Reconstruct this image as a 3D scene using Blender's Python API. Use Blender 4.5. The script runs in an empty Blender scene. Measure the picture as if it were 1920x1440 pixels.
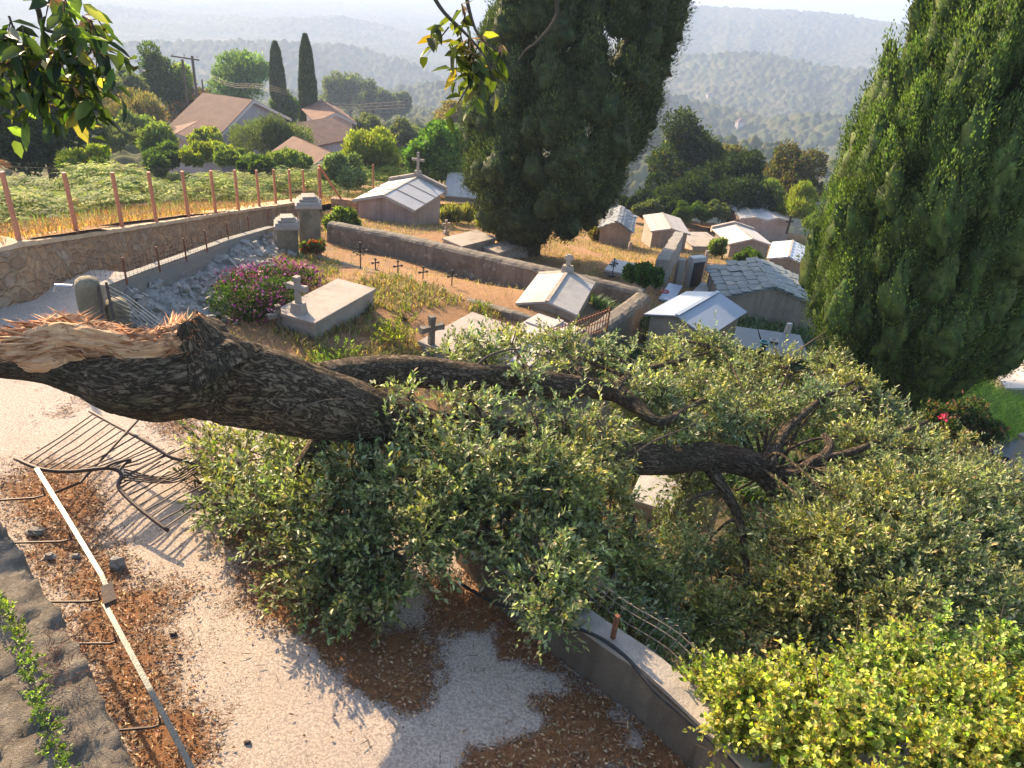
import bpy, math
import numpy as np
from mathutils import Vector
R = math.radians
rng = np.random.default_rng(7)
# ------------------------------------------------------------------ camera
CAMZ = 5.5; FPX = 1387.0; PITCH = R(29.5); ROLL = R(5.3)
sc = bpy.context.scene; COL = sc.collection
cf = np.array([0, math.cos(PITCH), -math.sin(PITCH)]); _r0 = np.array([1, 0, 0.]); _u0 = np.cross(_r0, cf)
cr = math.cos(ROLL)*_r0 + math.sin(ROLL)*_u0; cu = -math.sin(ROLL)*_r0 + math.cos(ROLL)*_u0
cam = bpy.data.cameras.new('camera'); camo = bpy.data.objects.new('camera', cam); COL.objects.link(camo)
from mathutils import Matrix
camo.matrix_world = Matrix(((cr[0], cu[0], -cf[0], 0), (cr[1], cu[1], -cf[1], 0), (cr[2], cu[2], -cf[2], CAMZ), (0, 0, 0, 1)))
cam.sensor_width = 36; cam.lens = FPX/1920*36; cam.clip_start = 0.05; cam.clip_end = 30000
sc.camera = camo
# ------------------------------------------------------------------ light
SUN_AZ, SUN_EL = -41.0, 26.0          # degrees left of forward, above the horizon
w = bpy.data.worlds.new('World'); sc.world = w; w.use_nodes = True
nt = w.node_tree; bg = nt.nodes['Background']; sky = nt.nodes.new('ShaderNodeTexSky')
sky.sky_type = 'NISHITA'; sky.sun_disc = False; sky.sun_elevation = R(SUN_EL); sky.sun_rotation = R(SUN_AZ)
sky.altitude = 200; sky.air_density = 1.0; sky.dust_density = 2.0; sky.ozone_density = 1.0
nt.links.new(sky.outputs[0], bg.inputs[0]); bg.inputs[1].default_value = 0.15
sl = bpy.data.lights.new('sun', 'SUN'); sl.energy = 4.7; sl.angle = R(0.5); sl.color = (1.0, 0.765, 0.49)
so = bpy.data.objects.new('sun', sl); COL.objects.link(so)
sd = Vector((math.sin(R(SUN_AZ))*math.cos(R(SUN_EL)), math.cos(R(SUN_AZ))*math.cos(R(SUN_EL)), math.sin(R(SUN_EL))))
so.rotation_euler = sd.to_track_quat('Z', 'Y').to_euler(); so.location = (-20, 25, 30)
vs = sc.view_settings; vs.view_transform = 'Standard'; vs.look = 'None'; vs.gamma = 1; vs.exposure = 1.45
sc.cycles.volume_bounces = 0
sc.cycles.max_bounces = 8; sc.cycles.transparent_max_bounces = 8
sc.render.resolution_x = 1024; sc.render.resolution_y = 768
# ------------------------------------------------------------------ geometry helpers
def ray(px, py):
    d = cf*FPX + cr*(px-960) - cu*(py-720); return d/np.linalg.norm(d)
def P0(px, py, z):
    d = ray(px, py); t = (z-CAMZ)/d[2]; return d*t + np.array([0, 0, CAMZ])
def KF(px, py):                     # the ground falls away with distance: survey heights grow towards the far end
    dep = math.degrees(math.asin(max(-1, min(1, -ray(px, py)[2])))); g = np.interp(dep, [13, 15.3, 16, 17.5, 18.7, 20, 24, 30], [1.2, 1.05, .8, .5, .38, .25, 0, 0])
    return 1+float(g*np.clip((px-40)/450, 0, 1)*np.interp(px, [900, 1150], [1, .72]))
def KZ(px, py, z): return CAMZ-(CAMZ-z)*KF(px, py)
def P(px, py, z):
    k = KF(px, py); d = ray(px, py); t = (z-CAMZ)/d[2]*k; return d*t + np.array([0, 0, CAMZ])
def PD(px, py, dist): return ray(px, py)*dist + np.array([0, 0, CAMZ])
def proj(p):
    v = np.asarray(p, float)-np.array([0, 0, CAMZ]); k = v@cf; return 960+FPX*(v@cr)/k, 720-FPX*(v@cu)/k
def unit(v): return v/(np.linalg.norm(v, axis=-1, keepdims=True)+1e-9)
def hash3(ix, iy, iz, s=0):
    h = (ix.astype(np.int64)*374761393 + iy.astype(np.int64)*668265263 + iz.astype(np.int64)*2147483647 + s*1274126177) & 0xffffffff
    h = ((h ^ (h >> 13))*1274126177) & 0xffffffff
    return ((h ^ (h >> 16)) & 0xffff)/65535.0
def noise3(p, s=0):
    p = np.asarray(p, float); i = np.floor(p); f = p-i; f = f*f*(3-2*f); i = i.astype(np.int64); o = 0
    for a in (0, 1):
        for b in (0, 1):
            for c in (0, 1):
                wgt = (f[..., 0] if a else 1-f[..., 0])*(f[..., 1] if b else 1-f[..., 1])*(f[..., 2] if c else 1-f[..., 2])
                o = o + wgt*hash3(i[..., 0]+a, i[..., 1]+b, i[..., 2]+c, s)
    return o
def fbm(p, oct=4, s=0):
    o = 0; a = .5; p = np.asarray(p, float)
    for k in range(oct): o = o + a*noise3(p*2**k, s+k); a *= .5
    return o/(1-.5**oct)
def n2(x, y, sc_=1., s=0, oct=4): return fbm(np.stack([x*sc_, y*sc_, np.zeros_like(x)], -1), oct, s)
# terrain of the graveyard: smooth surface through surveyed spots (pixel, height)
CP = [(640,480,-.3),(750,520,-.5),(900,560,-.9),(1050,620,-1.3),(1150,590,-1.5),(300,620,-.6),(230,620,-.15),(450,640,-.9),(590,615,-1.),(700,600,-1.1),
(820,660,-1.3),(950,650,-1.5),(1080,670,-1.7),(420,530,-.45),(500,470,-.3),(700,430,-.6),(850,450,-.9),(985,470,-1.6),(1100,480,-2.),
(1230,540,-2.0),(1200,660,-2.4),(1300,670,-2.5),(1450,690,-2.7),(1160,468,-2.5),(1256,478,-2.9),(1420,500,-3.1),(1380,400,-3.4),(1300,400,-3.6),(900,400,-1.7),(1000,400,-2.6),(820,400,-1.4),
(1620,790,-2.6),(1850,700,-2.9),(1900,560,-3.2),(1900,880,-2.7),(1300,930,-1.9),(1480,1000,-2.1),(1750,1150,-2.3),(1400,1250,-2.),(1900,1400,-2.3),
(600,760,-1.2),(800,800,-1.5),(1000,850,-1.8),(1100,1000,-1.8)]
_ft = []
for (ta, tb, tz, fa, fb) in [(640,422,.2,640,462),(700,434,.1,702,478),(760,446,.02,765,492),(830,462,-.12,835,512),(900,478,-.25,903,530),(975,495,-.4,978,545),(1050,512,-.55,1052,562),(1130,530,-.75,1132,580)]:
    q_ = P(ta, tb, tz); r_ = math.hypot(q_[0], q_[1]); d_ = ray(fa, fb); _ft.append(d_*r_/math.hypot(d_[0], d_[1])*.985+np.array([0, 0, CAMZ]))
_pts = np.array([P(a, b, c) for a, b, c in CP if (a, b) not in ((640, 480),)]+_ft)
def _tk(r2): return .5*r2*np.log(r2+1e-6)
_n = len(_pts); _K = np.zeros((_n+3, _n+3)); _d2 = ((_pts[:, None, :2]-_pts[None, :, :2])**2).sum(-1)
_K[:_n, :_n] = _tk(_d2)+np.eye(_n)*.12; _K[:_n, _n] = 1; _K[:_n, _n+1:] = _pts[:, :2]; _K[_n:, :_n] = _K[:_n, _n:].T
_W = np.linalg.solve(_K, np.r_[_pts[:, 2], 0, 0, 0])
def TZ(x, y):
    x = np.asarray(x, float); y = np.asarray(y, float); o = _W[_n]+_W[_n+1]*x+_W[_n+2]*y
    for k in range(_n): o = o+_W[k]*_tk((x-_pts[k, 0])**2+(y-_pts[k, 1])**2)
    o = np.clip(o, -13, -.06); r = np.hypot(x, y); th = np.arctan2(x, y)*57.3; rb = 36+np.clip((th+6)/14, 0, 1)*19
    t = np.clip((r-rb)/8, 0, 1); t = t*t*(3-2*t); far = MZ(x, y)-.35-4.*np.clip((th+6)/12, 0, 1)
    return o*(1-t)+np.minimum(far, o)*t
def MZ(x, y):                       # meadow behind the stone wall
    r = np.hypot(x, y); return .93-.27*np.maximum(np.minimum(r, 35)-14, 0)-.235*np.maximum(r-35, 0)
def G(px, py, fn=TZ):
    d = ray(px, py); o = np.array([0, 0, CAMZ]); t = 3.
    while t < 120:
        p = o+d*t
        if p[2] <= float(fn(p[0], p[1])): break
        t += .05
    return p
# ------------------------------------------------------------------ materials
MATS = {}
class NT:
    def __init__(s, name, rough=.8, spec=.3):
        s.m = bpy.data.materials.new(name); s.m.use_nodes = True; s.t = s.m.node_tree; s.b = s.t.nodes['Principled BSDF']
        s.b.inputs['Roughness'].default_value = rough; s.b.inputs['Specular IOR Level'].default_value = spec
        s.tc = s.t.nodes.new('ShaderNodeTexCoord').outputs['Object']; MATS[name] = s.m
    def lk(s, a, b): s.t.links.new(a, b)
    def setv(s, i, v):
        if isinstance(v, bpy.types.NodeSocket): s.lk(v, i)
        else: i.default_value = v
    def noise(s, scale, detail=6, rough=.6, vec=None, dist=0):
        n = s.t.nodes.new('ShaderNodeTexNoise'); n.inputs['Scale'].default_value = scale; n.inputs['Detail'].default_value = detail
        n.inputs['Roughness'].default_value = rough; n.inputs['Distortion'].default_value = dist; s.lk(vec or s.tc, n.inputs['Vector']); return n.outputs['Fac']
    def vor(s, scale, feat='F1', vec=None, out='Distance', rand=1):
        n = s.t.nodes.new('ShaderNodeTexVoronoi'); n.feature = feat; n.inputs['Scale'].default_value = scale; n.inputs['Randomness'].default_value = rand
        s.lk(vec or s.tc, n.inputs['Vector']); return n.outputs[out]
    def mapv(s, scale, vec=None, rot=(0, 0, 0)):
        n = s.t.nodes.new('ShaderNodeMapping'); n.inputs['Scale'].default_value = scale; n.inputs['Rotation'].default_value = rot; s.lk(vec or s.tc, n.inputs['Vector']); return n.outputs[0]
    def ramp(s, fac, stops):
        n = s.t.nodes.new('ShaderNodeValToRGB'); e = n.color_ramp.elements
        while len(e) < len(stops): e.new(.5)
        for k, (p, c) in enumerate(stops): e[k].position = p; e[k].color = (*c, 1) if not isinstance(c, float) else (c, c, c, 1)
        s.lk(fac, n.inputs[0]); return n.outputs[0]
    def mix(s, fac, a, b, mode='MIX'):
        n = s.t.nodes.new('ShaderNodeMix'); n.data_type = 'RGBA'; n.blend_type = mode
        s.setv(n.inputs[0], fac); s.setv(n.inputs[6], a if isinstance(a, bpy.types.NodeSocket) else (*a, 1)); s.setv(n.inputs[7], b if isinstance(b, bpy.types.NodeSocket) else (*b, 1)); return n.outputs[2]
    def math(s, op, a, b=0.):
        n = s.t.nodes.new('ShaderNodeMath'); n.operation = op; s.setv(n.inputs[0], a); s.setv(n.inputs[1], b); return n.outputs[0]
    def attr(s, name, out='Color'):
        n = s.t.nodes.new('ShaderNodeAttribute'); n.attribute_name = name; return n.outputs[out]
    def bump(s, h, dist=.01, strength=1.):
        n = s.t.nodes.new('ShaderNodeBump'); n.inputs['Distance'].default_value = dist; n.inputs['Strength'].default_value = strength; s.lk(h, n.inputs['Height'])
        s.lk(n.outputs[0], s.b.inputs['Normal']); return n.outputs[0]
    def col(s, c): s.setv(s.b.inputs['Base Color'], c if isinstance(c, bpy.types.NodeSocket) else (*c, 1))
def leafmat(name, trans=.35, rough=.5, spec=.4, under=None, tboost=(1.3, 1.5, .5)):
    m = NT(name, rough, spec); c = m.attr('col'); c2 = c
    if under:
        g = m.t.nodes.new('ShaderNodeNewGeometry'); c2 = m.mix(m.math('MULTIPLY', g.outputs['Backfacing'], .8), c, under)
    m.col(c2)
    tr = m.t.nodes.new('ShaderNodeBsdfTranslucent'); m.lk(m.mix(1., c, tboost, 'MULTIPLY'), tr.inputs[0])
    mx = m.t.nodes.new('ShaderNodeMixShader'); mx.inputs[0].default_value = trans
    m.lk(m.b.outputs[0], mx.inputs[1]); m.lk(tr.outputs[0], mx.inputs[2]); m.lk(mx.outputs[0], m.t.nodes['Material Output'].inputs['Surface'])
    return m.m
leafmat('leaf', .45, .7, .12); leafmat('cypress_leaf', .28, .65, .2)
leafmat('oak_leaf', .34, .42, .5, under=(.50, .48, .34)); leafmat('vine_leaf', .5, .45, .4)
leafmat('grass_blade', .4, .7, .2); leafmat('litter_leaf', .15, .6, .3, tboost=(1, 1, 1))
leafmat('canopy', .1, .95, .05)
def stone_like(name, c1, c2, dark, scale=3., rough=.85, bumpd=.012, lichen=None, spec=.25):
    m = NT(name, rough, spec); n1 = m.noise(scale, 8, .65); n3 = m.noise(scale*14, 4, .7)
    c = m.mix(m.ramp(n1, [(.35, 0.), (.65, 1.)]), c1, c2); c = m.mix(m.math('MULTIPLY', m.ramp(m.noise(scale*.6, 8, .75), [(.48, 0.), (.62, 1.)]), .6), c, dark)
    c = m.mix(m.math('MULTIPLY', m.ramp(n3, [(.4, 0.), (.6, 1.)]), .22), c, dark)
    if 'wall' in name or 'face' in name: c = m.mix(m.math('MULTIPLY', m.ramp(m.noise(1., 6, .65, m.mapv((5, 5, .45))), [(.48, 0.), (.64, 1.)]), .55), c, dark)
    if lichen: c = m.mix(m.math('MULTIPLY', m.ramp(m.noise(scale*2.5, 5, .7), [(.56, 0.), (.62, 1.)]), .7), c, lichen)
    m.col(c); m.bump(m.math('ADD', n3, m.math('MULTIPLY', n1, 1.5)), bumpd); return m
stone_like('render_wall', (.36, .29, .225), (.30, .25, .20), (.17, .145, .12), 1.4)
stone_like('pink_wall', (.42, .31, .25), (.36, .29, .26), (.22, .16, .13), 1.3)
stone_like('pale_panel', (.40, .385, .37), (.36, .35, .34), (.34, .33, .33), 1.2, .5, .004, spec=.5)
stone_like('white_metal_sheet', (.27, .31, .38), (.24, .28, .34), (.24, .27, .32), .8, .38, .002, spec=.5)
stone_like('grave_slab', (.42, .35, .29), (.36, .31, .27), (.2, .17, .14), 2.2, lichen=(.30, .28, .2))
stone_like('marble', (.50, .45, .40), (.44, .40, .37), (.4, .36, .33), 1.8, .5, .004, spec=.5)
stone_like('roof_slab', (.46, .43, .39), (.40, .38, .36), (.26, .24, .22), 1.6, .7)
stone_like('white_roof', (.52, .47, .41), (.46, .42, .38), (.42, .38, .35), 1.1, .7, .006)
stone_like('dark_granite', (.045, .047, .055), (.035, .037, .045), (.02, .02, .025), 6, .35, .002, spec=.5)
stone_like('old_wall', (.24, .20, .155), (.17, .145, .12), (.09, .08, .065), 2.3, lichen=(.30, .28, .23), bumpd=.025)
stone_like('parapet_face', (.20, .155, .11), (.15, .115, .085), (.085, .065, .05), 2., bumpd=.02)
stone_like('parapet_cap', (.42, .36, .30), (.33, .29, .25), (.2, .17, .14), 3.5, bumpd=.01)
stone_like('mossy_concrete', (.30, .25, .17), (.20, .175, .12), (.10, .09, .06), 3.2, bumpd=.02)
stone_like('pale_rubble', (.44, .42, .38), (.34, .32, .29), (.18, .165, .15), 5., bumpd=.02)
stone_like('slate', (.22, .23, .235), (.30, .30, .29), (.13, .14, .145), 2.2, .75, bumpd=.012)
stone_like('slate_green', (.26, .275, .265), (.20, .22, .215), (.12, .14, .13), 1.6, .7, bumpd=.012, lichen=(.36, .36, .30))
stone_like('rubble_rock', (.33, .30, .26), (.26, .235, .20), (.12, .11, .10), 3.2, bumpd=.02)
stone_like('ledge_rock', (.34, .285, .22), (.22, .18, .14), (.09, .07, .055), 7.5, bumpd=.05, lichen=(.40, .34, .27))
stone_like('house_wall', (.34, .32, .33), (.30, .29, .31), (.22, .21, .22), .4, .9, .01)
stone_like('house_pink', (.6, .48, .44), (.54, .45, .42), (.4, .33, .3), .4, .9, .01)
m = NT('cinder_block', .9, .2); bk = m.t.nodes.new('ShaderNodeTexBrick'); m.lk(m.attr('uvw', 'Vector'), bk.inputs['Vector'])
bk.inputs['Scale'].default_value = 1; bk.inputs['Brick Width'].default_value = .42; bk.inputs['Row Height'].default_value = .2; bk.inputs['Mortar Size'].default_value = .012
bk.inputs['Color1'].default_value = (.27, .26, .235, 1); bk.inputs['Color2'].default_value = (.22, .215, .20, 1); bk.inputs['Mortar'].default_value = (.33, .31, .28, 1)
m.col(m.mix(m.math('MULTIPLY', m.noise(3, 8, .7), .8), bk.outputs[0], (.20, .18, .15))); m.bump(m.math('ADD', m.noise(40, 4), m.math('MULTIPLY', bk.outputs['Fac'], -1.)), .01)
m = NT('stone_wall', .9, .2); mv = m.attr('uvw', 'Vector')
v1 = m.vor(5.5, 'F1', mv, 'Color'); v2 = m.vor(5.5, 'DISTANCE_TO_EDGE', mv); g = m.ramp(v2, [(.0, 1.), (.09, 0.)])
c = m.ramp(m.t.nodes.new('ShaderNodeSeparateColor').outputs[0], [(0, (.4, .26, .15)), (1, (.3, .2, .13))])
sp = m.t.nodes['Separate Color']; m.lk(v1, sp.inputs[0])
c = m.ramp(sp.outputs[0], [(0., (.48, .30, .17)), (.5, (.40, .25, .15)), (.8, (.32, .21, .14)), (1., (.46, .35, .25))])
c = m.mix(m.math('MULTIPLY', g, .8), c, (.50, .36, .23)); c = m.mix(m.math('MULTIPLY', m.ramp(m.noise(5, 8, .7), [(.42, 0.), (.66, 1.)]), .6), c, (.20, .13, .085)); m.col(c)
m.bump(m.math('ADD', m.ramp(v2, [(0, 0.), (.14, 1.)]), m.math('MULTIPLY', m.noise(30, 5), .8)), .035)
m = NT('stone_cap', .9, .2); m.col(m.mix(m.ramp(m.noise(4, 8, .7), [(.35, 0.), (.65, 1.)]), (.62, .46, .30), (.45, .32, .21))); m.bump(m.noise(25, 6), .02)
# road: pale concrete with brown leaf litter patches
m = NT('road_concrete', .9, .2); lt = m.attr('litter', 'Fac'); nn = m.math('ADD', m.math('MULTIPLY', m.noise(7, 10, .75), .6), m.math('MULTIPLY', m.noise(2.1, 8, .7), .4)); nf = m.noise(60, 5, .8)
cc = m.mix(m.ramp(m.noise(1.3, 8, .7), [(.3, 0.), (.7, 1.)]), (.58, .46, .36), (.68, .575, .475))
cc = m.mix(m.ramp(m.noise(38, 6, .85), [(.44, 1.), (.56, 0.)]), cc, (.36, .29, .245))
cc = m.mix(m.math('MULTIPLY', m.ramp(m.vor(55), [(.0, 1.), (.22, 0.)]), .5), cc, (.2, .12, .07))
li = m.mix(m.ramp(m.noise(22, 6, .8), [(.35, 0.), (.65, 1.)]), (.21, .092, .036), (.36, .175, .075)); li = m.mix(m.math('MULTIPLY', m.ramp(m.noise(90, 3), [(.5, 0.), (.65, 1.)]), .7), li, (.075, .035, .018))
fac = m.math('ADD', lt, m.math('ADD', m.math('MULTIPLY', m.math('SUBTRACT', nn, .5), 3.2), m.math('MULTIPLY', m.math('SUBTRACT', nf, .5), 3.)))
fr = m.ramp(fac, [(.40, 0.), (.60, 1.)]); m.col(m.mix(fr, cc, li)); m.bump(m.math('ADD', m.noise(70, 6, .8), m.math('MULTIPLY', fr, .8)), .016)
# soil with dry grass colouring
m = NT('soil', .95, .1); d = m.attr('dry', 'Fac')
c1 = m.mix(m.ramp(m.noise(9, 10, .8), [(.35, 0.), (.65, 1.)]), (.30, .165, .085), (.42, .25, .13)); c2 = m.mix(m.ramp(m.noise(8, 10, .8), [(.35, 0.), (.65, 1.)]), (.16, .13, .08), (.24, .19, .12))
c = m.mix(m.ramp(m.math('ADD', d, m.math('MULTIPLY', m.math('SUBTRACT', m.noise(2.2, 8, .7), .5), 1.4)), [(.4, 0.), (.6, 1.)]), c2, c1)
c = m.mix(m.math('MULTIPLY', m.ramp(m.noise(50, 4, .8), [(.5, 0.), (.62, 1.)]), .55), c, (.10, .07, .045)); m.col(c); m.bump(m.noise(24, 8, .8), .05)
m = NT('grass_ground', .95, .1); m.col(m.mix(m.ramp(m.noise(1.2, 8, .75), [(.4, 0.), (.6, 1.)]), (.055, .075, .025), (.13, .12, .05))); m.bump(m.noise(9, 8, .8), .1)
m = NT('bark', .92, .12); mv = m.attr('uvw', 'Vector'); sv = m.mapv((5, 17, 1), mv)
na = m.math('ABSOLUTE', m.math('SUBTRACT', m.noise(1.5, 9, .68, sv, .9), .5)); nb = m.noise(5.5, 6, .7, sv, .5); crk = m.ramp(na, [(0, 0.), (.07, .75), (.2, 1.)])
c = m.mix(m.ramp(nb, [(.35, 0.), (.65, 1.)]), (.14, .10, .065), (.38, .275, .18)); c = m.mix(m.math('MULTIPLY', m.ramp(m.noise(2.2, 7, .7), [(.5, 0.), (.62, 1.)]), .5), c, (.11, .12, .05)); c = m.mix(m.math('MULTIPLY', m.ramp(m.noise(1.3, 5), [(.56, 0.), (.66, 1.)]), .5), c, (.16, .07, .035))
m.col(m.mix(crk, (.035, .025, .017), c)); m.bump(m.math('ADD', crk, m.math('MULTIPLY', nb, .7)), .028)
m = NT('branch_bark', .9, .15); m.col(m.mix(m.noise(14, 6, .7), (.05, .038, .028), (.15, .115, .085))); m.bump(m.noise(40, 5), .006)
m = NT('torn_wood', .8, .2); sv = m.mapv((2, 26, 1), m.attr('uvw', 'Vector')); nb = m.noise(1.6, 8, .75, sv, .3)
c = m.mix(m.ramp(nb, [(.3, 0.), (.65, 1.)]), (.34, .12, .04), (.78, .50, .28)); c = m.mix(m.math('MULTIPLY', m.ramp(m.noise(3.2, 6, .7), [(.52, 0.), (.64, 1.)]), .8), c, (.13, .045, .02)); m.col(c); m.bump(nb, .02)
m = NT('splinter', .75, .2); m.col(m.mix(m.noise(11, 4), m.attr('col'), (.40, .16, .06)))
def metalm(name, c1, c2, rough=.6, metal=.3, scale=18):
    m = NT(name, rough, .4); m.b.inputs['Metallic'].default_value = metal
    m.col(m.mix(m.ramp(m.noise(scale, 6, .7), [(.4, 0.), (.6, 1.)]), c1, c2)); m.bump(m.noise(scale*3, 4), .002)
metalm('rust', (.22, .085, .04), (.12, .05, .03), .8, .1); metalm('dark_iron', (.05, .038, .033), (.095, .06, .045), .6, .3)
metalm('rail_paint', (.11, .112, .10), (.08, .083, .078), .42, .4); metalm('post_orange', (.52, .21, .11), (.42, .17, .09), .7, 0)
metalm('black_rubber', (.012, .012, .014), (.02, .02, .02), .5, 0); metalm('wire', (.16, .12, .10), (.22, .18, .15), .6, .4)
metalm('silver_metal', (.45, .46, .48), (.38, .39, .42), .35, .6); metalm('black_iron', (.012, .012, .013), (.02, .019, .018), .6, .1)
metalm('red_plastic', (.45, .05, .03), (.38, .04, .025), .5, 0); metalm('terracotta', (.40, .17, .09), (.33, .13, .07), .8, 0); metalm('teal_plastic', (.08, .25, .27), (.07, .2, .22), .4, 0)
m = NT('tile_roof', .85, .2); wv = m.t.nodes.new('ShaderNodeTexWave'); wv.inputs['Scale'].default_value = 2.2; m.lk(m.attr('uvw', 'Vector'), wv.inputs[0])
m.col(m.mix(m.ramp(m.noise(1.2, 8, .75), [(.35, 0.), (.65, 1.)]), (.25, .145, .105), (.17, .10, .075))); m.bump(wv.outputs['Fac'], .06)
m = NT('checker_roof', .45, .5); ck = m.t.nodes.new('ShaderNodeTexChecker'); ck.inputs['Scale'].default_value = 4.5; m.lk(m.attr('uvw', 'Vector'), ck.inputs[0])
ck.inputs[1].default_value = (.30, .34, .42, 1); ck.inputs[2].default_value = (.62, .60, .56, 1); m.col(m.mix(m.math('MULTIPLY', m.noise(4, 5), .4), ck.outputs[0], (.45, .42, .38)))
m = NT('slab_roof', .7, .3); bk = m.t.nodes.new('ShaderNodeTexBrick'); m.lk(m.attr('uvw', 'Vector'), bk.inputs['Vector']); bk.inputs['Scale'].default_value = 1
bk.inputs['Brick Width'].default_value = .6; bk.inputs['Row Height'].default_value = .42; bk.inputs['Mortar Size'].default_value = .018; bk.offset = 0
bk.inputs['Color1'].default_value = (.45, .39, .34, 1); bk.inputs['Color2'].default_value = (.37, .33, .29, 1); bk.inputs['Mortar'].default_value = (.25, .22, .19, 1)
m.col(m.mix(m.math('MULTIPLY', m.noise(4, 8, .7), .6), bk.outputs[0], (.36, .32, .29))); m.bump(bk.outputs['Fac'], -.01)
m = NT('render_joint', .9, .2); m.col((.3, .27, .24))
m = NT('flower', .6, .2); m.col(m.attr('col')); m.b.inputs['Subsurface Weight'].default_value = 0
# ------------------------------------------------------------------ mesh helpers
def mk(name, V, F, mat, parent=None, smooth=False, attrs=None):
    V = np.asarray(V, float); me = bpy.data.meshes.new(name)
    if isinstance(F, np.ndarray):
        k = F.shape[1]; me.vertices.add(len(V)); me.vertices.foreach_set('co', V.astype(np.float32).ravel()); me.loops.add(F.size); me.loops.foreach_set('vertex_index', F.astype(np.int32).ravel())
        me.polygons.add(len(F)); me.polygons.foreach_set('loop_start', np.arange(0, F.size, k, dtype=np.int32)); me.update(calc_edges=True)
    else: me.from_pydata(V.tolist(), [], [tuple(int(i) for i in f) for f in F]); me.update()
    for an, (ty, arr) in (attrs or {}).items():
        a = me.attributes.new(an, ty, 'POINT'); arr = np.asarray(arr, np.float32)
        if ty == 'FLOAT_COLOR':
            a.data.foreach_set('color', np.c_[arr, np.ones(len(arr))].astype(np.float32).ravel())
        elif ty == 'FLOAT_VECTOR': a.data.foreach_set('vector', arr.ravel())
        else: a.data.foreach_set('value', arr.ravel())
    if smooth: me.polygons.foreach_set('use_smooth', np.ones(len(me.polygons), dtype=bool))
    me.materials.append(MATS[mat]); o = bpy.data.objects.new(name, me); COL.objects.link(o)
    if parent is not None: o.parent = parent
    return o
class MB:
    def __init__(s): s.V = []; s.F = []; s.U = []; s.n = 0
    def add(s, V, F, U=None):
        V = np.asarray(V, float).reshape(-1, 3); s.V.append(V); s.F += [tuple(int(i)+s.n for i in f) for f in F]; s.U.append(V if U is None else np.asarray(U, float)); s.n += len(V); return s
    def obox(s, c, ax, ay, az, taper=1.):     # centre of the bottom, full-size axis vectors
        c, ax, ay, az = [np.asarray(q, float) for q in (c, ax, ay, az)]; V = []
        for k, t in ((0, 1.), (1, taper)):
            for a, b in ((-.5, -.5), (.5, -.5), (.5, .5), (-.5, .5)): V.append(c+ax*a*t+ay*b*t+az*k)
        return s.add(V, [(3, 2, 1, 0), (4, 5, 6, 7), (0, 1, 5, 4), (1, 2, 6, 5), (2, 3, 7, 6), (3, 0, 4, 7)])
    def box(s, c, size, rz=0, taper=1.):
        a, b = math.cos(rz), math.sin(rz); return s.obox(c, (a*size[0], b*size[0], 0), (-b*size[1], a*size[1], 0), (0, 0, size[2]), taper)
    def tube(s, pts, rad, n=8, cap=True):
        V, F, U = tube(pts, rad, n); s.add(V, F, U)
        if cap: s.F += [tuple(range(s.n-n, s.n)), tuple(range(s.n-len(V)+n-1, s.n-len(V)-1, -1))]
        return s
    def build(s, name, mat, parent=None, smooth=False, bevel=0.):
        V = np.concatenate(s.V); o = mk(name, V, s.F, mat, parent, smooth, {'uvw': ('FLOAT_VECTOR', np.concatenate(s.U))})
        if bevel:
            b = o.modifiers.new('bevel', 'BEVEL'); b.width = bevel; b.segments = 2; b.limit_method = 'ANGLE'
        return o
def frames(pts):
    pts = np.asarray(pts, float); t = unit(np.gradient(pts, axis=0)); up = np.array([0, 0, 1.])
    if abs(t[:, 2]).mean() > .8: up = np.array([1., 0, 0])
    a = unit(np.cross(t, up)); b = unit(np.cross(a, t)); return pts, t, a, b
def tube(pts, rad, n=8, disp=None):
    pts, t, a, b = frames(pts); rad = np.broadcast_to(np.asarray(rad, float), (len(pts),)); m_ = len(pts)
    th = np.arange(n)*2*math.pi/n; L = np.r_[0, np.cumsum(np.linalg.norm(np.diff(pts, axis=0), axis=1))]
    rr = rad[:, None]*np.ones(n)
    if disp is not None: rr = rr*disp(L[:, None]*np.ones(n), th[None]*np.ones((m_, 1)), rad[:, None]*np.ones(n))
    V = pts[:, None]+rr[..., None]*(np.cos(th)[None, :, None]*a[:, None]+np.sin(th)[None, :, None]*b[:, None])
    i = np.arange(m_-1)[:, None]*n; j = np.arange(n)[None]; k = (j+1) % n
    F = np.stack([i+j, i+k, i+n+k, i+n+j], -1).reshape(-1, 4)
    tri = np.abs(th-math.pi)
    U = np.stack([L[:, None]*np.ones(n), tri[None]*rad.mean()*np.ones((m_, 1)), np.zeros((m_, n))], -1)
    return V.reshape(-1, 3), F, U.reshape(-1, 3)
def smooth_path(pts, rad, k=6):
    pts = np.asarray(pts, float); rad = np.asarray(rad, float); n = len(pts); t = np.linspace(0, n-1, (n-1)*k+1)
    P_ = np.vstack([2*pts[0]-pts[1], pts, 2*pts[-1]-pts[-2]]); o = []
    for x in t:
        i = min(int(x), n-2); f = x-i; p0, p1, p2, p3 = P_[i], P_[i+1], P_[i+2], P_[i+3]
        o.append(.5*((2*p1)+(-p0+p2)*f+(2*p0-5*p1+4*p2-p3)*f*f+(-p0+3*p1-3*p2+p3)*f**3))
    return np.array(o), np.interp(t, np.arange(n), rad)
def tag(o, label, cat=None, group=None, kind=None):
    if label: o['label'] = label
    if cat: o['category'] = cat
    if group: o['group'] = group
    if kind: o['kind'] = kind
    return o
def thing(name, loc, label, cat, group=None):
    o = bpy.data.objects.new(name, None); COL.objects.link(o); o.location = tuple(loc); o.empty_display_size = .2; return tag(o, label, cat, group)
def adopt(root, *objs):                       # parts built in world space, hung on an Empty at the thing's base
    for o in objs:
        o.parent = root; o.matrix_parent_inverse = Matrix.Translation(root.location).inverted()
        o.matrix_parent_inverse = Matrix.Translation(-Vector(root.location))
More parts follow.
